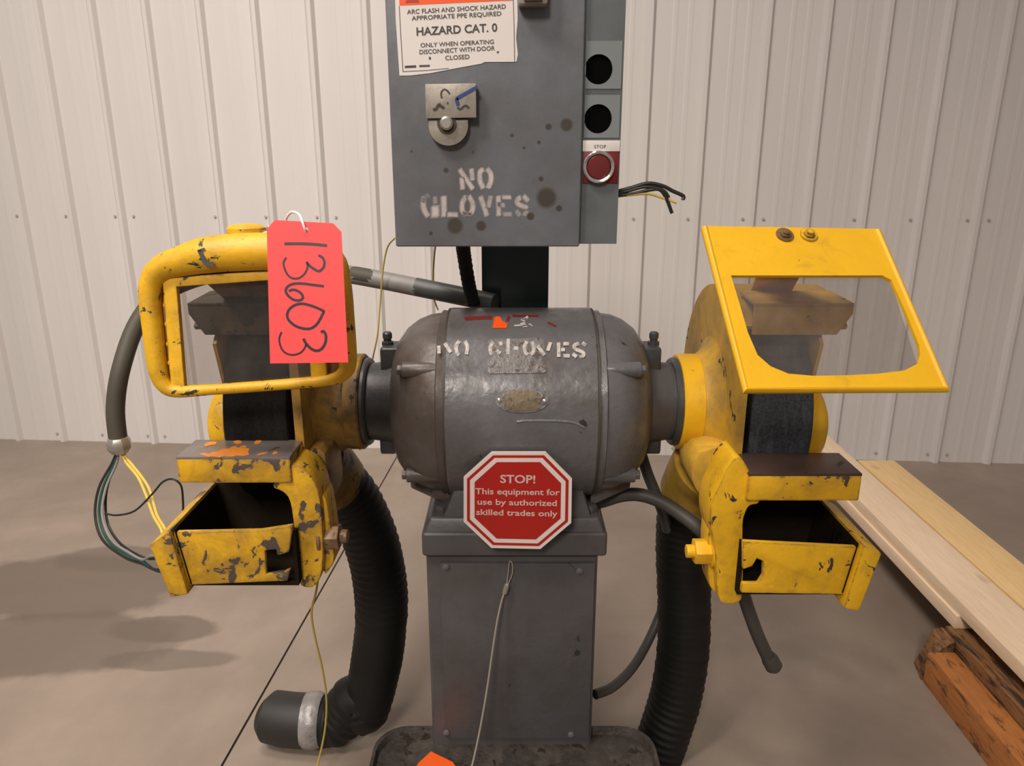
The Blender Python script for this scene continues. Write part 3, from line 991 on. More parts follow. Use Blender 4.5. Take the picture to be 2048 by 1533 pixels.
gR, _ = guard(1, 0.302, 0.362, 0.376, 0.540, 'yellow_dusty', 'yellow_clean', 'wheel_blue', 0.388, 0.488, 'yellow_dusty')
gL, _ = guard(-1, -0.270, -0.338, -0.352, -0.512, 'yellow_grimy', 'yellow_worn', 'wheel_black', -0.362, -0.468, 'guard_soot')

# bright collar rings on the guards
for sgn, x0, x1, mt, g in ((1, 0.300, 0.338, 'yellow_clean', gR), (-1, -0.268, -0.296, 'yellow_grimy', gL)):
    b = B()
    b.lathe([(x0, 0.07), (x0, 0.085), (x0 + sgn * 0.003, 0.088), (x1 - sgn * 0.003, 0.088), (x1, 0.085), (x1, 0.07)], 56, AX)
    b.build('collar', mt, g)
# dust ports below the guards, towards the column
for sgn, mt, p0, p1, r, g in ((1, 'yellow_dusty', P(1425, 930, 1.30), P(1385, 985, 1.36), 0.066, gR), (-1, 'yellow_grimy', P(615, 925, 1.29), P(668, 965, 1.36), 0.066, gL)):
    b = B()
    b.tube([p0, (p0 + p1) / 2 + Vector((0, 0, 0.006)), p1], r, 28, sub=4, rs=[r * 1.15, r * 1.06, r])
    b.build('dust_port', mt, g)

# tool rests --------------------------------------------------------
def rest(sgn, xi, xo, y0, y1, z, th, mat, face_mat):
    a, c = sorted((xi, xo))
    b = B()
    b.box((a, y0, z - th), (c, y1, z - 0.003))
    r = b.build('tool_rest', mat, GR, bevel=0.004, seg=2)
    b = B()
    b.box((a + 0.0005, y0 + 0.0005, z - 0.0045), (c - 0.0005, y1, z))
    f = b.build('rest_face', face_mat, r, bevel=0.001)
    return r, f
rR, fR = rest(1, 0.362, 0.537, 1.047, 1.133, 0.842, 0.046, 'yellow_patchy', 'rest_brown')
rL, fL = rest(-1, -0.341, -0.517, 1.058, 1.133, 0.865, 0.044, 'yellow_chipped', 'bare_steel')
# orange spray on the left rest
zl = zoomer(180, 840, 3.657)
ftop = on_plane((0, 0, 0.865), (0, 0, 1))
blots = [[(795, 250), (840, 243), (870, 250), (900, 236), (940, 232), (965, 216), (1010, 214), (1035, 200), (1062, 192), (1080, 206), (1120, 205), (1168, 212), (1158, 240), (1164, 258), (1120, 266), (1075, 262), (1040, 272), (985, 266), (950, 278), (900, 270), (870, 274), (835, 264)],
         [(832, 186), (860, 168), (905, 160), (928, 165), (920, 182), (880, 188), (850, 198)], [(1048, 160), (1085, 150), (1110, 160), (1108, 174), (1075, 182), (1055, 172)],
         [(1198, 170), (1215, 152), (1245, 148), (1256, 160), (1240, 176), (1210, 182)], [(1092, 200), (1120, 190), (1150, 195), (1140, 204), (1105, 206)],
         [(1332, 250), (1350, 232), (1372, 236), (1368, 250), (1345, 256)], [(1215, 258), (1250, 244), (1300, 238), (1290, 248), (1240, 260)]]
for q in blots:
    b = B()
    b.prism([ftop(x, y, 0.0002) for x, y in zl(q)], (0, 0, 0.0003))
    b.build('orange_paint_spot', 'orange_spray', rL, smooth=0)
# bracket arms (front outlines in the plane of the rest's face, pushed back)
def arm(poly, Y, depth, mat, parent, name='rest_arm', bev=0.005):
    b = B()
    q, _ = spline([P(x, y, Y) for x, y in poly], 3, [1] * len(poly), True)
    b.prism(q, (0, depth, 0))
    return b.build(name, mat, parent, bevel=bev, seg=2, smooth=40)
armR = arm([(1478, 915), (1500, 945), (1520, 1003), (1500, 1012), (1490, 1030), (1486, 1060), (1486, 1185), (1474, 1206), (1452, 1208), (1436, 1192), (1430, 1100), (1420, 1050), (1424, 1005), (1440, 970), (1456, 935)], 1.055, 0.075, 'yellow_worn', rR)
arm([(1418, 1062), (1440, 1058), (1442, 1175), (1424, 1180), (1416, 1150)], 1.075, 0.05, 'yellow_worn', rR, 'clamp_plate', 0.003)
arm([(1400, 905), (1480, 900), (1470, 960), (1440, 1000), (1432, 1060), (1412, 1010), (1384, 960)], 1.16, 0.10, 'yellow_dusty', rR, 'support_web', 0.006)
armL = arm([(545, 972), (575, 935), (598, 934), (622, 955), (640, 1000), (646, 1115), (634, 1170), (602, 1172), (593, 1130), (588, 1060), (580, 1005), (566, 985)], 1.062, 0.07, 'yellow_chipped', rL)
arm([(640, 1010), (652, 1000), (668, 1110), (660, 1138), (646, 1140)], 1.075, 0.05, 'yellow_chipped', rL, 'clamp_plate', 0.003)
arm([(578, 905), (640, 900), (655, 940), (660, 1010), (645, 1000), (625, 950), (600, 930)], 1.15, 0.10, 'yellow_grimy', rL, 'support_web', 0.006)
def hexbolt(px0, px1, py, Y, r, mat, parent, sgn):
    a, c = P(px0, py, Y), P(px1, py, Y)
    c.z = a.z
    b = B()
    w = Vector((0.006 * sgn, 0, 0))
    b.cyl(a, a + w, r * 1.25, 20)
    b.cyl(a + w, a + (c - a) * 0.72, r, 6)
    b.cyl(a + (c - a) * 0.7, c, r * 0.52, 14)
    b.build('clamp_bolt', mat, parent, bevel=0.0015)
hexbolt(1426, 1372, 1103, 1.085, 0.0215, 'yellow_clean', rR, -1)
hexbolt(640, 696, 1073, 1.085, 0.0215, 'bolt_rusty', rL, 1)

# spark chutes (open boxes under the rests) ---------------------------
def chute(sgn, front, side_f, mat, Yf, yback):
    b = B()
    b.prism([P(x, y, Yf) for x, y in front], (0, 0.010, 0))
    c = b.build('spark_chute', mat, GR, bevel=0.0025)
    # outer side plate
    b = B()
    q = [P(x, y, Yf - 0.012) for x, y in side_f]     # top-outer, top-inner, bottom-inner, bottom-outer
    b.prism(q, (0, yback - Yf + 0.012, 0))
    b.build('side_plate', mat, c, bevel=0.003)
    # inner side, floor and back
    top_i, bot_i = P(*side_f[1], Yf - 0.012), P(*side_f[2], Yf - 0.012)
    xin = P(*front[0], Yf).x
    fz = min(P(x, y, Yf).z for x, y in front) + 0.004
    b = B()
    bot_i2 = bot_i
    xa, xb = sorted((xin, bot_i.x))
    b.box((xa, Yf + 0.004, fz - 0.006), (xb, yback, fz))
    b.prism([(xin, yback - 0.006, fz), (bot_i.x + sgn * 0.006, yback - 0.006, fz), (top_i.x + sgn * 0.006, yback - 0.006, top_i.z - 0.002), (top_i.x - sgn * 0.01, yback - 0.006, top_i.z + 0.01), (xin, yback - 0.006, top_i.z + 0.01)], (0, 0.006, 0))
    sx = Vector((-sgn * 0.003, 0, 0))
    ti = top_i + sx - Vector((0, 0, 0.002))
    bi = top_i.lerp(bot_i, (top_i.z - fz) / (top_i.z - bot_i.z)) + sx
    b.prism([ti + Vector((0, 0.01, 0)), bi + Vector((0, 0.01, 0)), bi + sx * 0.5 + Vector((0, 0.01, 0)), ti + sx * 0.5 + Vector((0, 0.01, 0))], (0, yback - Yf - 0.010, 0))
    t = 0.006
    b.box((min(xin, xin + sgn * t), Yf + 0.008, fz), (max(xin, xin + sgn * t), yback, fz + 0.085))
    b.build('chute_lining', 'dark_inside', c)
    return c
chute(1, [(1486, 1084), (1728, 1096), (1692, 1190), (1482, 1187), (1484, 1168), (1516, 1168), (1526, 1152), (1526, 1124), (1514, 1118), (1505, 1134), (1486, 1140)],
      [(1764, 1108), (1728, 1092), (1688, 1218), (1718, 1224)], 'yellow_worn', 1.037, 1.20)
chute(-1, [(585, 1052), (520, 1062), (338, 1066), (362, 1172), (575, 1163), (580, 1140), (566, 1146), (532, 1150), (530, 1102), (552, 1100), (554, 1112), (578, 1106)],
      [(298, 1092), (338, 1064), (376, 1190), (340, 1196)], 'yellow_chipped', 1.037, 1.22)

# eye shields -----------------------------------------------------------
# right: flat plate with a rounded window, tilted out over the rest
Q = [Vector(q) for q in ((0.280, 1.10, -0.0858), (0.547, 1.125, -0.0918), (0.560, 0.910, -0.2768), (0.293, 0.885, -0.2708))]
Q = [q * 1.02 + ORG for q in Q]
nR = (Q[1] - Q[0]).cross(Q[3] - Q[0]).normalized()
if nR.y > 0: nR = -nR
fR_ = on_plane(Q[0], nR)
zs = zoomer(1300, 420, 3.066)
outer = [(1408, 452), (1757, 458), (1895, 779), (1492, 781)]
window = zs([(497, 402), (1425, 402), (1480, 430), (1565, 620), (1650, 830), (1656, 890), (1640, 945), (1560, 985), (1400, 1005), (1200, 1015), (1000, 1018), (850, 1005), (740, 960), (660, 890), (600, 750), (548, 570)])
b = B()
b.ring_plate(outer, window, fR_, 0.005)
b.tube([fR_(1410, 454, -0.003), fR_(1493, 779, -0.003), fR_(1893, 777, -0.003), fR_(1756, 460, -0.003)], 0.0055, 10, smooth=False)
shR = b.build('eye_shield', 'yellow_clean', GR, smooth=40, label='flat yellow shield plate with a rounded window')
b = B()
pw = [(1452, 540), (1780, 540), (1850, 760), (1510, 765)]
b.prism([fR_(x, y, -0.0055) for x, y in pw], -nR * 0.003)
b.build('pane', 'pane_clear', shR, smooth=0)
for (x, y) in ((1569, 471), (1617, 471)):
    b = B()
    p = fR_(x, y, 0.0)
    b.cyl(p, p + nR * 0.0025, 0.0135, 18)
    b.cyl(p + nR * 0.0025, p + nR * 0.006, 0.0085, 6)
    b.cyl(p + nR * 0.006, p + nR * 0.009, 0.005, 10)
    b.build('shield_bolt', 'bolt_rusty' if x < 1600 else 'yellow_worn', shR, bevel=0.0008)
b = B()      # hinge arm from the shield back to the guard top
pa_, pb_ = fR_(1592, 480, -0.006), Vector((0.44, 1.25, AZ + 0.212))
u = Vector((0.035, 0, 0))
b.hexa([pa_ - u, pa_ + u, pb_ + u, pb_ - u, pa_ - u + Vector((0, 0.004, 0.008)), pa_ + u + Vector((0, 0.004, 0.008)), pb_ + u + Vector((0, 0, 0.008)), pb_ - u + Vector((0, 0, 0.008))])
b.build('shield_bracket', 'yellow_clean', shR)

# left: cast hood with a thick rounded frame
CL = P(490, 650, 1.040)
nL = Vector((0, -math.cos(R(7)), math.sin(R(7))))
fL_ = on_plane(CL, nL)
zf = zoomer(180, 420, 3.193)
b = B()
path = [(296, 600), (302, 660), (311, 735), (322, 768), (348, 784), (420, 781), (560, 771), (655, 762), (686, 748), (694, 722), (688, 640), (680, 570), (664, 522), (620, 505), (540, 503), (470, 505), (410, 511), (365, 522), (325, 534), (302, 558)]
rads = [.0155, .015, .014, .012, .0095, .008, .008, .0085, .011, .013, .014, .015, .018, .025, .0275, .0275, .0265, .0225, .0185, .0165]
b.tube([fL_(x, y, -0.006) for x, y in path], 0.015, 10, sub=5, rs=rads, closed=True)
shL = b.build('eye_shield', 'yellow_worn', GR, smooth=50, label='heavy yellow cast shield frame with rounded corners')
b = B()
frin = on_plane(CL - nL * 0.003, nL)
b.ring_plate([(300, 545), (684, 520), (695, 752), (322, 785)], [(326, 560), (640, 538), (652, 765), (345, 785 - 4)], lambda x, y, off=0.0: frin(x, y, off - 0.008), 0.004, 24)
b.build('back_web', 'yellow_grimy', shL, bevel=0.001)
b = B()
b.ring_plate([(324, 556), (640, 534), (654, 768), (343, 790)], [(353, 574), (606, 556), (622, 758), (369, 775)], frin, 0.010, 24)
b.build('window_frame', 'yellow_worn', shL, bevel=0.002)
for y in (612, 650, 690, 728):
    b = B()
    p = fL_(323 + (y - 560) * 0.075, y, -0.011)
    b.tube([p, p + nL * 0.004, p + nL * 0.006], 0.006, 10, smooth=False, rs=[0.0048, 0.0042, 0.002])
    b.build('frame_rivet', 'yellow_worn', shL)
b = B()
b.prism([fL_(x, y, -0.0145) for x, y in ((345, 566), (614, 548), (630, 766), (360, 783))], -nL * 0.003)
b.build('pane', 'pane_smoky', shL, smooth=0)
b = B()
kc = fL_(478, 466, -0.03)
b.lathe([(-0.004, 0.020), (0.000, 0.027), (0.006, 0.027), (0.010, 0.022), (0.012, 0.01)], 24, kc + Vector((0, 0, 0.002)), 'Z')
b.build('hood_knob', 'yellow_worn', shL)
b = B()
kb = fL_(522, 462, -0.03)
b.box((kb.x - 0.014, kb.y - 0.012, kb.z - 0.004), (kb.x + 0.014, kb.y + 0.05, kb.z + 0.003))
b.build('hood_strap', 'bolt_rusty', shL, bevel=0.001)
b = B()      # hood arm back to the guard
b.hexa([(-0.45, 1.08, 1.13), (-0.36, 1.08, 1.13), (-0.38, 1.24, 1.06), (-0.47, 1.24, 1.06), (-0.45, 1.08, 1.15), (-0.36, 1.08, 1.15), (-0.38, 1.24, 1.085), (-0.47, 1.24, 1.085)])
b.build('shield_bracket', 'yellow_grimy', shL, bevel=0.004)
# bare patch knocked off the hood
zh = zoomer(180, 420, 3.193)
fh = on_plane(fL_(420, 520, 0.0200), nL)
b = B()
b.stroke(zh([(700, 255), (720, 300), (740, 340), (790, 345)]), 9.5, fh, 0.0012, 0.15)
b.stroke(zh([(690, 265), (735, 250)]), 6, fh, 0.0012, 0.15)
b.stroke(zh([(655, 335), (668, 345)]), 4, fh, 0.0012, 0.15)
m_soft('bare_iron_patch', (0.055, 0.06, 0.068), 0.5, 0.0)
b.build('paint_chip', 'bare_iron_patch', shL, smooth=0, cover=True)

# ================================================================== control cabinet on its post
DY = 1.200
DOOR_O = Vector((0, DY, 1.40))
fd = on_Y(DY)
da, dbp = P(791, 487, DY), P(1159, 494, DY)
CB = empty('control_cabinet', (0, 1.44, 0), 'grey steel control cabinet stencilled NO GLOVES, standing on a dark green post', 'cabinet')
DOOR_O = (Vector((da.x, DY, dbp.z)) + Vector((dbp.x, DY + 0.016, 1.66))) / 2
m_cabinet()
xr = P(1233, 488, DY + 0.012).x
zb = P(1233, 488, DY + 0.012).z
b = B()
b.box((da.x + 0.004, DY + 0.018, zb + 0.002), (dbp.x - 0.004, DY + 0.17, 1.655))
b.build('cabinet_body', 'panel_grey', CB, bevel=0.003)
b = B()
b.box((da.x, DY, dbp.z), (dbp.x, DY + 0.016, 1.66))
door = b.build('cabinet_door', 'cabinet_grey', CB, bevel=0.004, seg=3, origin=DOOR_O)
b = B()
b.box((dbp.x + 0.0035, DY + 0.041, zb), (xr, DY + 0.17, 1.655))
b.build('switch_box', 'panel_grey', CB, bevel=0.002)
# switch box face built of three strips with two holes
FY = DY + 0.012
fs_ = on_Y(FY)
fxl, fxr = dbp.x + 0.0008, xr
def facez(y): return P(1200, y, FY).z
cells = [(1.655, facez(86), None), (facez(86), facez(186), (1197, 139)), (facez(186), facez(275), (1196, 238)), (facez(275), zb, None)]
b = B()
idf = lambda x, y, off=0.0: Vector((x, FY - off, y))
for (zt, zbm, hole) in cells:
    if hole is None:
        b.box((fxl, FY, zbm), (fxr, FY + 0.004, zt))
    else:
        c = P(*hole, FY)
        r = 0.0212
        circ = [(c.x + r * math.cos(2 * math.pi * k / 32), c.z + r * math.sin(2 * math.pi * k / 32)) for k in range(32)]
        b.ring_plate([(fxl, zbm), (fxr, zbm), (fxr, zt), (fxl, zt)], circ, idf, 0.004, 32)
b.box((fxl, FY + 0.0042, zb), (fxl + 0.003, FY + 0.03, 1.655))
b.box((fxr - 0.003, FY + 0.0042, zb), (fxr, FY + 0.03, 1.655))
b.box((fxl + 0.0032, FY + 0.0042, zb), (fxr - 0.0032, FY + 0.03, zb + 0.003))
sw = b.build('switch_panel', 'panel_grey', CB, smooth=30)
for (hx, hy), (y0, y1) in (((1197, 139), (82, 178)), ((1196, 238), (190, 276))):
    c = P(hx, hy, FY)
    a0, a1 = P(1168, y0, FY), P(1240, y1, FY)
    r = 0.0214
    circ = [(c.x + r * math.cos(2 * math.pi * k / 32), c.z + r * math.sin(2 * math.pi * k / 32)) for k in range(32)]
    b = B()
    b.ring_plate([(fxl + 0.003, a1.z), (fxr - 0.003, a1.z), (fxr - 0.003, a0.z), (fxl + 0.003, a0.z)], circ, lambda x, y, off=0.0: Vector((x, FY - 0.0012 - off, y)), 0.001, 32)
    b.build('legend_plate', 'legend_grey', sw, smooth=0)
    b = B()
    b.lathe([(FY + 0.029, 0.0216), (FY + 0.004, 0.0216)], 32, (c.x, 0, c.z), 'Y')  # black plug in place of the shade inside the empty hole
    b.build('switch_hole_shade', 'hole_shade', sw)
# stop button
a0, a1 = P(1166, 303, FY), P(1234, 366, FY)
b = B()
b.box((fxl + 0.002, FY - 0.003, a1.z), (fxr - 0.002, FY, a0.z))
b.build('button_plate', 'legend_red', sw, bevel=0.001)
a0, a1 = P(1165, 281, FY), P(1236, 303, FY)
b = B()
b.box((fxl + 0.001, FY - 0.0035, a1.z), (fxr - 0.001, FY, a0.z))
lp = b.build('button_label', 'label_white', sw, bevel=0.0006)
lettering('lettering', 'STOP', (1188, 297), (1212, 297), (1188, 290), on_Y(FY - 0.0035), 'ink_grey', lp)
c = P(1196, 334, FY)
b = B()
b.lathe([(FY - 0.003, 0.0245), (FY - 0.010, 0.0245), (FY - 0.012, 0.0225), (FY - 0.011, 0.0195), (FY - 0.004, 0.0190)], 40, (c.x, 0, c.z), 'Y')
b.build('button_ring', 'chrome', sw)
b = B()
b.lathe([(FY - 0.002, 0.0188), (FY - 0.0085, 0.0188), (FY - 0.0105, 0.0165), (FY - 0.011, 0.008), (FY - 0.011, 0.0005)], 36, (c.x, 0, c.z), 'Y')
b.build('stop_button', 'button_red', sw, label='round dark red push button')
# post
b = B()
pl, pr_ = P(962, 560, 1.40), P(1099, 560, 1.40)
b.box((pl.x, 1.432, 0.40), (pr_.x, 1.475, 1.60))
b.box((pl.x + 0.02, 1.37, 1.25), (pr_.x - 0.02, 1.433, 1.45))
b.build('post', 'post_green', CB, bevel=0.004)
# stencil
zc = zoomer(820, 320, 7.877)
words = (([(815, 290), (828, 455)], 8.5, .95), ([(790, 160), (985, 450)], 8.5, .95), ([(968, 155), (985, 310)], 8.5, .9),
                 ([(1150, 150), (1105, 200), (1105, 330), (1150, 435)], 9, 1), ([(1222, 150), (1270, 220), (1275, 330), (1235, 435)], 9, 1),
                 ([(225, 590), (210, 720), (240, 820), (280, 880)], 10, .8), ([(390, 590), (400, 680)], 8, .45), ([(398, 750), (400, 880)], 15, .95),
                 ([(530, 590), (538, 880)], 10.5, .9), ([(590, 862), (740, 862)], 8.5, .95),
                 ([(880, 580), (825, 680), (825, 800), (870, 860)], 9, .9), ([(930, 580), (985, 680), (985, 790), (940, 860)], 9, .9), ([(840, 850), (960, 855)], 7, .6),
                 ([(1115, 590), (1210, 870)], 9, .85), ([(1270, 580), (1238, 740)], 8, .7),
                 ([(1392, 580), (1400, 870)], 8.5, .9), ([(1465, 590), (1580, 590)], 7.5, .9), ([(1400, 710), (1480, 715)], 8, .8), ([(1480, 858), (1590, 855)], 8, .65),
                 ([(1740, 590), (1690, 640), (1710, 700), (1840, 755)], 9, .9), ([(1795, 580), (1855, 640)], 9, .9), ([(1680, 810), (1725, 870)], 8, .55), ([(1800, 870), (1840, 810)], 8, .5), ([(215, 650), (235, 590), (290, 560)], 8, .35))
for sel, txt in ((lambda y: y < 500, 'NO'), (lambda y: y >= 500, 'GLOVES')):
    b = B()
    for st, w, a in words:
        if sel(st[0][1]):
            b.stroke(zc(st), w * 1.5, fd, 0.0007, 0.6, amt=a)
    b.build('stencil_lettering', 'stencil_paint', door, smooth=0, cover=True, label='white sprayed stencil word ' + txt)
# hazard label
zz_ = zoomer(780, 0, 7.314)
b = B()
b.prism([fd(x, y, 0.0004) for x, y in zz_([(50, -800), (85, 300), (140, 1108), (300, 1105), (600, 1070), (900, 1012), (1340, 932), (1385, 908), (1850, 905), (1872, 800), (1845, 560), (1868, 300), (1850, -800)])], (0, -0.0004, 0))
lab = b.build('hazard_label', 'label_white', CB, smooth=0, label='torn white warning label with an orange header')
fd2 = on_Y(DY - 0.0008)
b = B()
b.prism([fd2(x, y, 0.0) for x, y in zz_([(112, -800), (138, 82), (1800, 6), (1790, -800)])], (0, -0.0003, 0))
b.build('orange_header', 'label_orange', lab, smooth=0)
b = B()
b.prism([fd2(x, y, 0.0004) for x, y in zz_([(225, 42), (430, 32), (330, -170)])], (0, -0.0003, 0))
b.build('warning_triangle', 'label_darkred', lab, smooth=0)
for body, BL, BR, TL, bold in (('ARC FLASH AND SHOCK HAZARD', (250, 208), (1695, 126), (248, 142), .012), ('APPROPRIATE PPE REQUIRED', (318, 300), (1630, 228), (316, 236), .012),
                               ('HAZARD CAT. 0', (390, 520), (1570, 458), (386, 402), .02), ('ONLY WHEN OPERATING', (448, 694), (1520, 640), (446, 632), .012),
                               ('DISCONNECT WITH DOOR', (432, 794), (1535, 735), (430, 730), .012), ('CLOSED', (808, 880), (1163, 860), (806, 816), .012)):
    k = zz_([BL, BR, TL])
    lettering('lettering', body, k[0], k[1], k[2], fd2, 'ink_grey', lab, bold)
prints = (([(135, 90), (160, 560), (190, 1048)], 1.2), ([(190, 1048), (560, 1030), (860, 1000)], 1.2), ([(1800, -100), (1815, 400), (1822, 905)], 1.2), ([(220, 980), (380, 972)], 4.2), ([(430, 968), (580, 962)], 3.4),
              ([(580, 835), (586, 870)], 3.4), ([(1570, 755), (1585, 772)], 3.6))
for i, (st, w) in enumerate(prints):
    b = B()
    b.stroke(zz_(st), w * 1.4, fd2, 0.0004, 0.3, amt=0.75, smooth=False)
    b.build('border_line' if i < 3 else ('small_print' if i < 5 else 'speck'), 'marker_ink', lab, smooth=0, cover=True)
# latch bracket on the door
zk = zoomer(820, 140, 8.517)
b = B()
half = [(335, 850)] + [(665 - 335 * math.cos(math.pi * k / 20), 950 + 345 * math.sin(math.pi * k / 20)) for k in range(21)] + [(995, 850)]
b.prism([fd(x, y, 0.0) for x, y in zk(half)], (0, -0.014, 0))
la = b.build('latch_bracket', 'galvanised', CB, bevel=0.001, label='galvanised latch plate with half-round foot')
b = B()
b.prism([fd(x, y, 0.0) for x, y in zk([(280, 265), (1135, 250), (1140, 825), (295, 842)])], (0, -0.020, 0))
b.build('latch_plate', 'galvanised', la, bevel=0.0012)
b = B()
c = fd(*zk([(640, 920)])[0], 0.014)
b.tube([c, c + Vector((0, -0.009, 0)), c + Vector((0, -0.011, 0))], 0.010, 20, smooth=False, rs=[0.0105, 0.0098, 0.007])
b.build('latch_bolt', 'nut_metal', la)
b = B()
b.cyl(c + Vector((0, 0.001, 0)), c + Vector((0, -0.003, 0)), 0.0145, 20)
b.build('latch_washer', 'brush_dark', la)
flk = on_Y(DY - 0.020)
b = B()
for st, w in (([(540, 480), (530, 390), (580, 330), (640, 360), (675, 410)], 3.4), ([(400, 680), (450, 660), (490, 590), (530, 620), (580, 650)], 6), ([(640, 550), (645, 580)], 3), ([(810, 640), (860, 670), (910, 625), (960, 610), (1000, 650)], 4.5)):
    b.stroke(zk(st), w * 1.3, flk, 0.0006, 0.45, amt=0.85)
m_soft('brush_soft', (0.045, 0.036, 0.024), 0.6, 0.0)
b.build('scribbled_marks', 'brush_soft', la, smooth=0, cover=True)
b = B()
b.stroke(zk([(820, 600), (790, 490)]), 8.5, flk, 0.0008, 0.3)
b.stroke(zk([(790, 490), (880, 440), (1145, 290)]), 8.0, flk, 0.0008, 0.25)
m_soft('blue_soft', (0.02, 0.045, 0.19), 0.5, 0.0)
b.build('blue_paint_mark', 'blue_soft', la, smooth=0, cover=True)
# hasp at the top of the door
b = B()
h0, h1 = P(1036, 16, DY), P(1094, 14, DY)
b.box((h0.x, DY - 0.028, h0.z), (h1.x, DY, h0.z + 0.06))
ha = b.build('door_hasp', 'galvanised', CB, bevel=0.004)
b = B()
h0, h1 = P(1048, 10, DY - 0.028), P(1084, 10, DY - 0.028)
b.box((h0.x, DY - 0.034, h0.z + 0.004), (h1.x, DY - 0.027, h0.z + 0.05))  # dark block that paints the shading onto the hasp
b.build('hasp_shade', 'brush_dark', ha, bevel=0.002)

# ================================================================== things hung on, wired to or leaning by the grinder
# octagonal sign
SY = 1.118
fsn = on_Y(SY)
zo = zoomer(900, 890, 6.968)
oc = [(580, 105), (1335, 105), (1700, 475), (1690, 1090), (1260, 1455), (575, 1440), (190, 1075), (190, 455)]
ctr = (945, 775)
def octa(k): return zo([(ctr[0] + (x - ctr[0]) * k, ctr[1] + (y - ctr[1]) * k) for x, y in oc])
b = B()
b.prism([fsn(x, y, 0) for x, y in octa(1.0)], (0, 0.004, 0))
sign = b.build('stop_sign', 'sign_white', None, smooth=0, label='red and white octagonal STOP plate on the motor front', cat='sign')
for nm, k, mt, off in (('red_border', .938, 'sign_red', .0003), ('white_border', .882, 'sign_white', .0006), ('red_field', .798, 'sign_red', .0009)):
    b = B()
    b.prism([fsn(x, y, off) for x, y in octa(k)], (0, 0.0003, 0))
    b.build(nm, mt, sign, smooth=0)
for body, BL, BR, TL, bold in (('STOP!', (700, 525), (1190, 532), (700, 415), .022), ('This equipment for', (352, 682), (1530, 700), (352, 600), .018),
                               ('use by authorized', (383, 828), (1488, 850), (383, 748), .018), ('skilled trades only', (365, 972), (1498, 996), (365, 892), .018)):
    k = zo([BL, BR, TL])
    lettering('lettering', body, k[0], k[1], k[2], fsn, 'sign_text', sign, bold, 0.0014)

# red tag
tp = on_plane(P(612, 450, 0.995), Vector((0, -math.cos(R(14)), math.sin(R(14)))))
b = B()
zt_ = zoomer(520, 420, 4.79)
th = zt_([(440 + 22 * math.cos(2 * math.pi * k / 14), 190 + 22 * math.sin(2 * math.pi * k / 14)) for k in range(14)])
to = zt_([(65, 185), (140, 97), (700, 128), (780, 210), (845, 1462), (97, 1472)])
b.ring_plate(to, th, tp, 0.0006, 24)
tg = b.build('paper_tag', 'tag_red', None, smooth=0, label='red card tag with handwritten 13603 hanging over the left shield', cat='tag')
b = B()
for st, w in (([(235, 325), (330, 324), (430, 325), (540, 332), (640, 342)], 6.4),
              ([(560, 435), (600, 460), (618, 505), (605, 555), (565, 587), (515, 565), (470, 530), (448, 500)], 5.6),
              ([(448, 500), (457, 535), (448, 575), (420, 620), (370, 655), (310, 655), (265, 622), (235, 560), (227, 500), (252, 458)], 4.4),
              ([(612, 732), (500, 718), (390, 705), (310, 712), (262, 738), (247, 778), (270, 822), (320, 860), (375, 868), (408, 850), (405, 815), (370, 782), (320, 765), (275, 778)], 5.6),
              ([(620, 975), (560, 945), (480, 915), (400, 900), (330, 915), (280, 955), (260, 1010), (280, 1062), (340, 1112), (420, 1138), (490, 1135), (545, 1095), (580, 1040), (600, 1000), (612, 978)], 5.8),
              ([(585, 1175), (607, 1163), (630, 1200), (627, 1270), (590, 1332), (540, 1350), (490, 1330), (445, 1285), (415, 1235)], 6.0),
              ([(440, 1290), (430, 1320), (400, 1360), (350, 1385), (290, 1388), (230, 1360), (195, 1300), (185, 1230), (207, 1170)], 4.0)):
    b.stroke(zt_(st), w, tp, 0.0004, 0.16)
b.build('handwriting', 'marker_ink', tg, smooth=0, cover=True, label='black marker number 13603')
b = B()
b.tube([tp(612, 462, -0.004), tp(611, 459, 0.003), tp(606, 444, 0.003), tp(596, 428, -0.004), tp(578, 421, -0.012), tp(563, 432, -0.02), tp(556, 448, -0.03), P(545, 462, 1.06), P(528, 466, 1.075)], 0.0017, 8)
b.tube([P(528, 466, 1.075), tp(535, 456, -0.02), tp(527, 447, -0.012)], 0.0012, 8)
b.build('tag_string', 'string_white', tg)

# hoses
def hose(name, pts, label, r=0.058, pitch=0.0185):
    b = B()
    b.tube(pts, r, 28, sub=16, rf=lambda d: 1.0 - 0.07 * (0.5 + 0.5 * math.cos(2 * math.pi * d / pitch)))
    return b.build(name, 'black_rubber', None, smooth=180, label=label, cat='hose', group='ribbed exhaust hoses')
hose('exhaust_hose', [P(1392, 972, 1.355), P(1372, 1020, 1.385), P(1366, 1100, 1.40), P(1368, 1200, 1.405), P(1366, 1300, 1.405), P(1352, 1390, 1.40), P(1334, 1450, 1.395), P(1318, 1500, 1.39), P(1312, 1530, 1.385)],
     'black ribbed hose dropping from the right wheel guard')
hose('exhaust_hose', [P(662, 952, 1.345), P(704, 1000, 1.375), P(738, 1070, 1.39), P(758, 1150, 1.40), P(763, 1230, 1.41), P(752, 1330, 1.42), P(728, 1420, 1.42), Vector((-0.355, 1.42, 0.125)), Vector((-0.40, 1.42, 0.068)), Vector((-0.440, 1.42, 0.062))],
     'black ribbed hose curving down from the left guard to the floor duct')
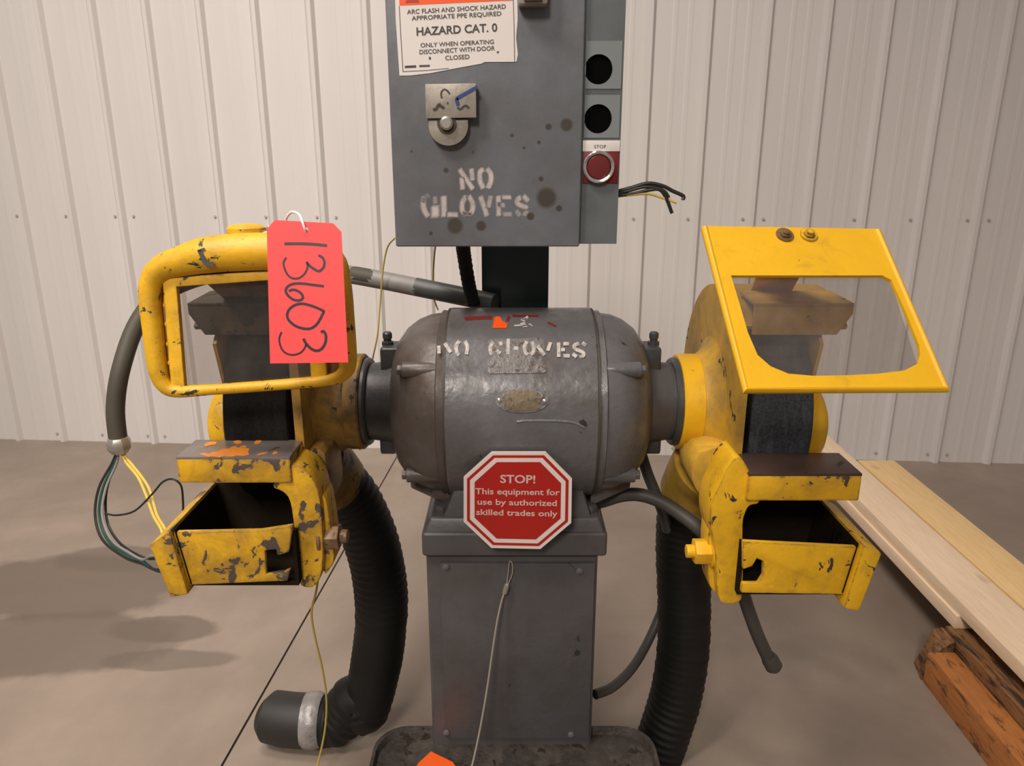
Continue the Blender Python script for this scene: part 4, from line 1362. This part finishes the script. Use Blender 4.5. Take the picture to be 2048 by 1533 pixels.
# floor duct with tape wrap
b = B()
b.tube([(-0.437, 1.42, 0.064), (-0.450, 1.42, 0.064), (-0.465, 1.42, 0.064), (-0.478, 1.42, 0.064)], 0.0625, 28, smooth=False, rs=[0.0575, 0.0635, 0.0625, 0.060])
dt = B()
dt.tube([(-0.470, 1.42, 0.062), (-0.520, 1.425, 0.062), (-0.560, 1.435, 0.062), (-0.572, 1.44, 0.062)], 0.06, 28, smooth=False, rs=[0.0600, 0.0600, 0.058, 0.045])
duct = dt.build('floor_duct', 'duct_dark', None, label='short dark duct stub on the floor taped to the hose', cat='duct')
b.build('tape_wrap', 'duct_tape', duct, label='crumpled silver duct tape')

# flexible conduit with loose wires
b = B()
cp = [P(985, 606, 1.40), P(930, 594, 1.425), P(850, 578, 1.445), P(770, 562, 1.46), P(690, 548, 1.48), P(560, 538, 1.555), P(430, 548, 1.565), P(330, 585, 1.535), P(276, 645, 1.48), P(243, 735, 1.42), P(231, 815, 1.40), P(237, 888, 1.39)]
b.tube(cp, 0.0175, 16)
cond = b.build('flexible_conduit', 'olive_conduit', None, label='grey conduit arching from the motor behind the left guard', cat='conduit')
b = B()
b.tube([P(835, 575, 1.446), P(770, 562, 1.46), P(690, 548, 1.48), P(600, 538, 1.53)], 0.0182, 16)
b.build('pale_sleeve', 'grey_conduit', cond)
b = B()
b.tube([P(990, 607, 1.398), P(930, 594, 1.425), P(832, 574, 1.447)], 0.0186, 16)
b.build('dark_sleeve', 'dark_conduit', cond)
b = B()
pe = P(237, 884, 1.39)
b.tube([pe + Vector((0, 0, 0.010)), pe, pe + Vector((0, 0, -0.012)), pe + Vector((0, 0, -0.024))], 0.022, 8, smooth=False, rs=[0.019, 0.0235, 0.0235, 0.015])
b.build('connector_nut', 'nut_metal', cond, bevel=0.001)
def wire(name, pts, r, mat, label, group=None, parent=None):
    b = B()
    b.tube(pts, r, 8)
    return b.build(name, mat, parent, label=None if parent else label, cat=None if parent else 'wire', group=group)
e0 = (237, 905)
for nm, off, mat, last, lb in (('loose_wire', -3, 'black_wire', (318, 1140), 'black wire looping from the conduit end to the left chute'), ('loose_wire', 2, 'green_wire', (322, 1144), 'green wire looping from the conduit end to the left chute'), ('loose_wire', 6, 'white_wire', (308, 1112), 'white wire looping from the conduit end to the left chute')):
    wire(nm, [P(236, 896, 1.39), P(228 + off, 925, 1.385), P(203 + off * 1.6, 975, 1.36), P(195 + off * 1.6, 1030, 1.33), P(211 + off * 2, 1080, 1.29), P(252 + off, 1112 - off, 1.24), P(286, 1126 - off, 1.20), P(*last, 1.16), Vector((-0.548, 1.12, 0.652))], 0.0027, mat, lb)
wire('loose_wire', [P(236, 896, 1.39), P(226, 935, 1.385), P(212, 990, 1.36), P(215, 1045, 1.33), P(238, 1085, 1.29), P(275, 1110, 1.24), P(310, 1118, 1.17), Vector((-0.548, 1.13, 0.668))], 0.0026, 'black_wire', 'second black wire hanging inside the wire loop by the left chute')
for k, off in enumerate((0, 8)):
    wire('loose_wire', [P(240, 898, 1.39), P(252 + off, 925, 1.38), P(276 + off, 955, 1.34), P(292 + off, 990 - off, 1.30), P(306 + off, 1030, 1.24), P(322 + off, 1058, 1.20), P(336 + off, 1088, 1.18), Vector((-0.552, 1.15 + off * 0.001, 0.680))], 0.0028, 'yellow_wire',
         ('outer', 'inner')[k] + ' yellow wire hanging from the conduit end to the left chute')
wire('loose_wire', [P(210, 1028, 1.33), P(235, 1031, 1.31), P(270, 1022, 1.29), P(305, 988, 1.27), P(325, 965, 1.26), P(345, 959, 1.25), P(362, 972, 1.25), P(366, 1005, 1.25), P(366, 1030, 1.25)], 0.002, 'black_wire', 'thin black wire making a small arch behind the left tool rest')
# thin yellow wires behind
wire('thin_wire', [P(790, 476, 1.36), P(775, 495, 1.39), P(766, 540, 1.41), P(760, 610, 1.42), P(755, 670, 1.42), P(745, 720, 1.42), P(735, 780, 1.42), P(720, 900, 1.44)], 0.0016, 'thin_yellow', 'thin yellow wire hanging from the cabinet past the left bearing')
wire('thin_wire', [P(872, 480, 1.36), P(868, 520, 1.43), P(866, 565, 1.47), P(869, 600, 1.47), P(876, 620, 1.46)], 0.0017, 'thin_yellow', 'short yellow wire between cabinet underside and motor top')
wire('thin_wire', [P(640, 1120, 1.22), P(633, 1180, 1.23), P(623, 1225, 1.24), P(630, 1275, 1.25), P(645, 1340, 1.26), P(653, 1400, 1.27), P(650, 1460, 1.28), P(638, 1520, 1.29), P(625, 1570, 1.28)], 0.0022, 'thin_yellow', 'thin yellow wire dangling below the left tool rest to the floor')
# black corrugated conduit from the cabinet
b = B()
b.tube([P(924, 478, 1.32), P(928, 510, 1.34), P(936, 560, 1.37), P(946, 606, 1.39)], 0.0133, 16, sub=14, rf=lambda d: 1 - 0.10 * (0.5 + 0.5 * math.cos(2 * math.pi * d / 0.0062)))
b.build('corrugated_conduit', 'black_rubber', None, smooth=180, label='short black corrugated conduit under the cabinet', cat='conduit')
# leads poking out of the switch box
wy = 1.28
cabw = [([(1228, 385), (1262, 376), (1296, 367), (1325, 372), (1345, 382), (1366, 392), (1366, 400)], .0032, 'black_wire', 'uppermost black lead sticking out of the switch box side'),
        ([(1228, 392), (1265, 388), (1300, 380), (1320, 380), (1333, 398), (1344, 427)], .0030, 'black_wire', 'black lead bent downwards beside the switch box'),
        ([(1228, 389), (1260, 381), (1290, 374), (1316, 377), (1330, 384), (1338, 396)], .0028, 'black_wire', 'shortest black lead among the switch box leads'),
        ([(1228, 394), (1262, 390), (1296, 388), (1325, 396), (1354, 406)], .0022, 'yellow_wire', 'yellow lead sticking out of the switch box side')]
for pts, r, mt, lb in cabw:
    wire('switch_lead', [P(x, y, wy - 0.01 * i / len(pts)) for i, (x, y) in enumerate(pts)], r, mt, lb)
# power cable on the right
b = B()
b.tube([P(1150, 1012, 1.27), P(1200, 1004, 1.275), P(1240, 992, 1.27), P(1278, 990, 1.262), P(1320, 1003, 1.25), P(1360, 1028, 1.235), P(1402, 1062, 1.215), P(1440, 1105, 1.235), P(1478, 1165, 1.25), P(1495, 1215, 1.25), P(1515, 1270, 1.25), P(1540, 1325, 1.25)], 0.0128, 14)
pc = b.build('power_cable', 'cable_grey', None, label='thick grey cable hanging under the right chute', cat='cable')
b = B()
p0, p1 = P(1536, 1312, 1.25), P(1551, 1340, 1.25)
b.tube([p0, p0.lerp(p1, .3), p0.lerp(p1, .8), p1], 0.016, 14, smooth=False, rs=[0.0135, 0.017, 0.017, 0.011])
b.build('cable_end', 'cable_grey', pc)
b = B()
b.tube([P(1190, 1390, 1.33), P(1225, 1375, 1.36), P(1262, 1340, 1.40), P(1292, 1292, 1.45), P(1320, 1230, 1.49), P(1350, 1150, 1.50), P(1366, 1060, 1.50), P(1372, 990, 1.50)], 0.0105, 12)
b.build('column_cable', 'cable_grey', None, label='grey cable leaving the column side behind the right hose', cat='cable')
b = B()
b.tube([P(1280, 900, 1.34), P(1296, 950, 1.34), P(1322, 1015, 1.34), P(1335, 1060, 1.36)], 0.011, 10)
b.build('motor_lead', 'dark_conduit', None, label='dark lead dropping from the right bearing neck', cat='cable')
# lanyard with crimp
b = B()
lp_ = [P(1012, 1178, 1.155), P(1004, 1200, 1.150), P(994, 1245, 1.140), P(984, 1310, 1.128), P(974, 1380, 1.115), P(960, 1460, 1.095), P(944, 1533, 1.07), P(930, 1575, 1.05)]
b.tube(lp_, 0.0019, 8)
b.tube([P(1012, 1178, 1.155), P(1016, 1150, 1.157), P(1019, 1124, 1.1575), P(1025, 1130, 1.157), P(1024, 1150, 1.156), P(1012, 1178, 1.155)], 0.0011, 6)
ln = b.build('steel_lanyard', 'steel_cable', None, label='thin steel cable with a crimped loop on the column front', cat='cable')
b = B()
b.cyl(P(1014, 1170, 1.1545), P(1009, 1187, 1.1535), 0.0052, 10)
b.build('crimp_sleeve', 'nut_metal', ln, bevel=0.0008)
# orange scrap on the tray
b = B()
b.prism([G(x, y, TZ + 0.002) for x, y in ((862, 1505), (905, 1526), (930, 1560), (880, 1590), (815, 1560), (838, 1527))], (0, 0, 0.0015))
b.build('orange_scrap', 'orange_scrap', None, smooth=0, label='bright orange scrap of card lying on the grimy tray', cat='scrap')

# ================================================================== lumber on dunnage
BD = Vector((0.0175, 1, 0)).normalized()
BS = Vector((BD.y, -BD.x, 0))
def plank(name, x_at, y0, y1, w, z0, z1, mat, label, cat, group=None, bev=0.002, cut=0.0):
    """x_at: left edge x at y = 1.5; runs along BD from y0 to y1"""
    o = Vector((x_at, 1.5, 0))
    b = B()
    a = o + BD * (y0 - 1.5)
    c = o + BD * (y1 - 1.5)
    b.hexa([a + Vector((0, 0, z0)), a + BS * w + Vector((0, 0, z0)), c + BS * w + Vector((0, 0, z0)), c + Vector((0, cut, z0)),
            a + Vector((0, 0, z1)), a + BS * w + Vector((0, 0, z1)), c + BS * w + Vector((0, 0, z1)), c + Vector((0, cut, z1))])
    return b.build(name, mat, None, bevel=bev, label=label, cat=cat, group=group)
plank('lumber_board', 1.168, 0.2, 2.95, 0.140, 0.1625, 0.2000, 'pine_pale', 'pale pine board on top, nearest the grinder', 'board', 'stacked pine boards')
plank('lumber_board', 1.160, 1.685, 2.93, 0.140, 0.1240, 0.1620, 'pine_pale', 'pale pine board underneath, nearest the grinder', 'board', 'stacked pine boards')
plank('lumber_board', 1.316, 0.2, 2.66, 0.140, 0.1625, 0.1995, 'pine_yellow', 'yellower pine board on top, farther from the grinder', 'board', 'stacked pine boards')
plank('lumber_board', 1.318, 0.2, 2.64, 0.140, 0.1240, 0.1620, 'pine_yellow', 'yellower pine board underneath, farther from the grinder', 'board', 'stacked pine boards')
plank('dunnage_timber', 1.143, 0.25, 1.70, 0.100, 0.0, 0.1235, 'timber_charred', 'dark weathered timber directly under the pine boards', 'timber', 'dunnage timbers', 0.004)
plank('dunnage_timber', 1.070, 0.25, 1.635, 0.070, 0.0, 0.0900, 'timber_orange', 'orange-brown timber lying beside the dark one on the floor', 'timber', 'dunnage timbers', 0.004)
b = B()
o = Vector((1.068, 1.64, 0))
b.hexa([o, o + Vector((.075, 0, 0)), o + Vector((.075, .075, 0)), o + Vector((.02, .07, 0)), o + Vector((0.03, 0, .085)), o + Vector((.075, 0, .118)), o + Vector((.075, .06, .120)), o + Vector((.05, .06, .115))])
b.build('timber_offcut', 'timber_charred', None, bevel=0.004, label='charred broken offcut at the far end of the orange timber', cat='timber')
b = B()
plank('dunnage_timber', 1.40, 0.25, 2.5, 0.045, 0.0, 0.1235, 'timber_charred', 'dark bearer timber under the yellower pine boards', 'timber', 'dunnage timbers', 0.003)
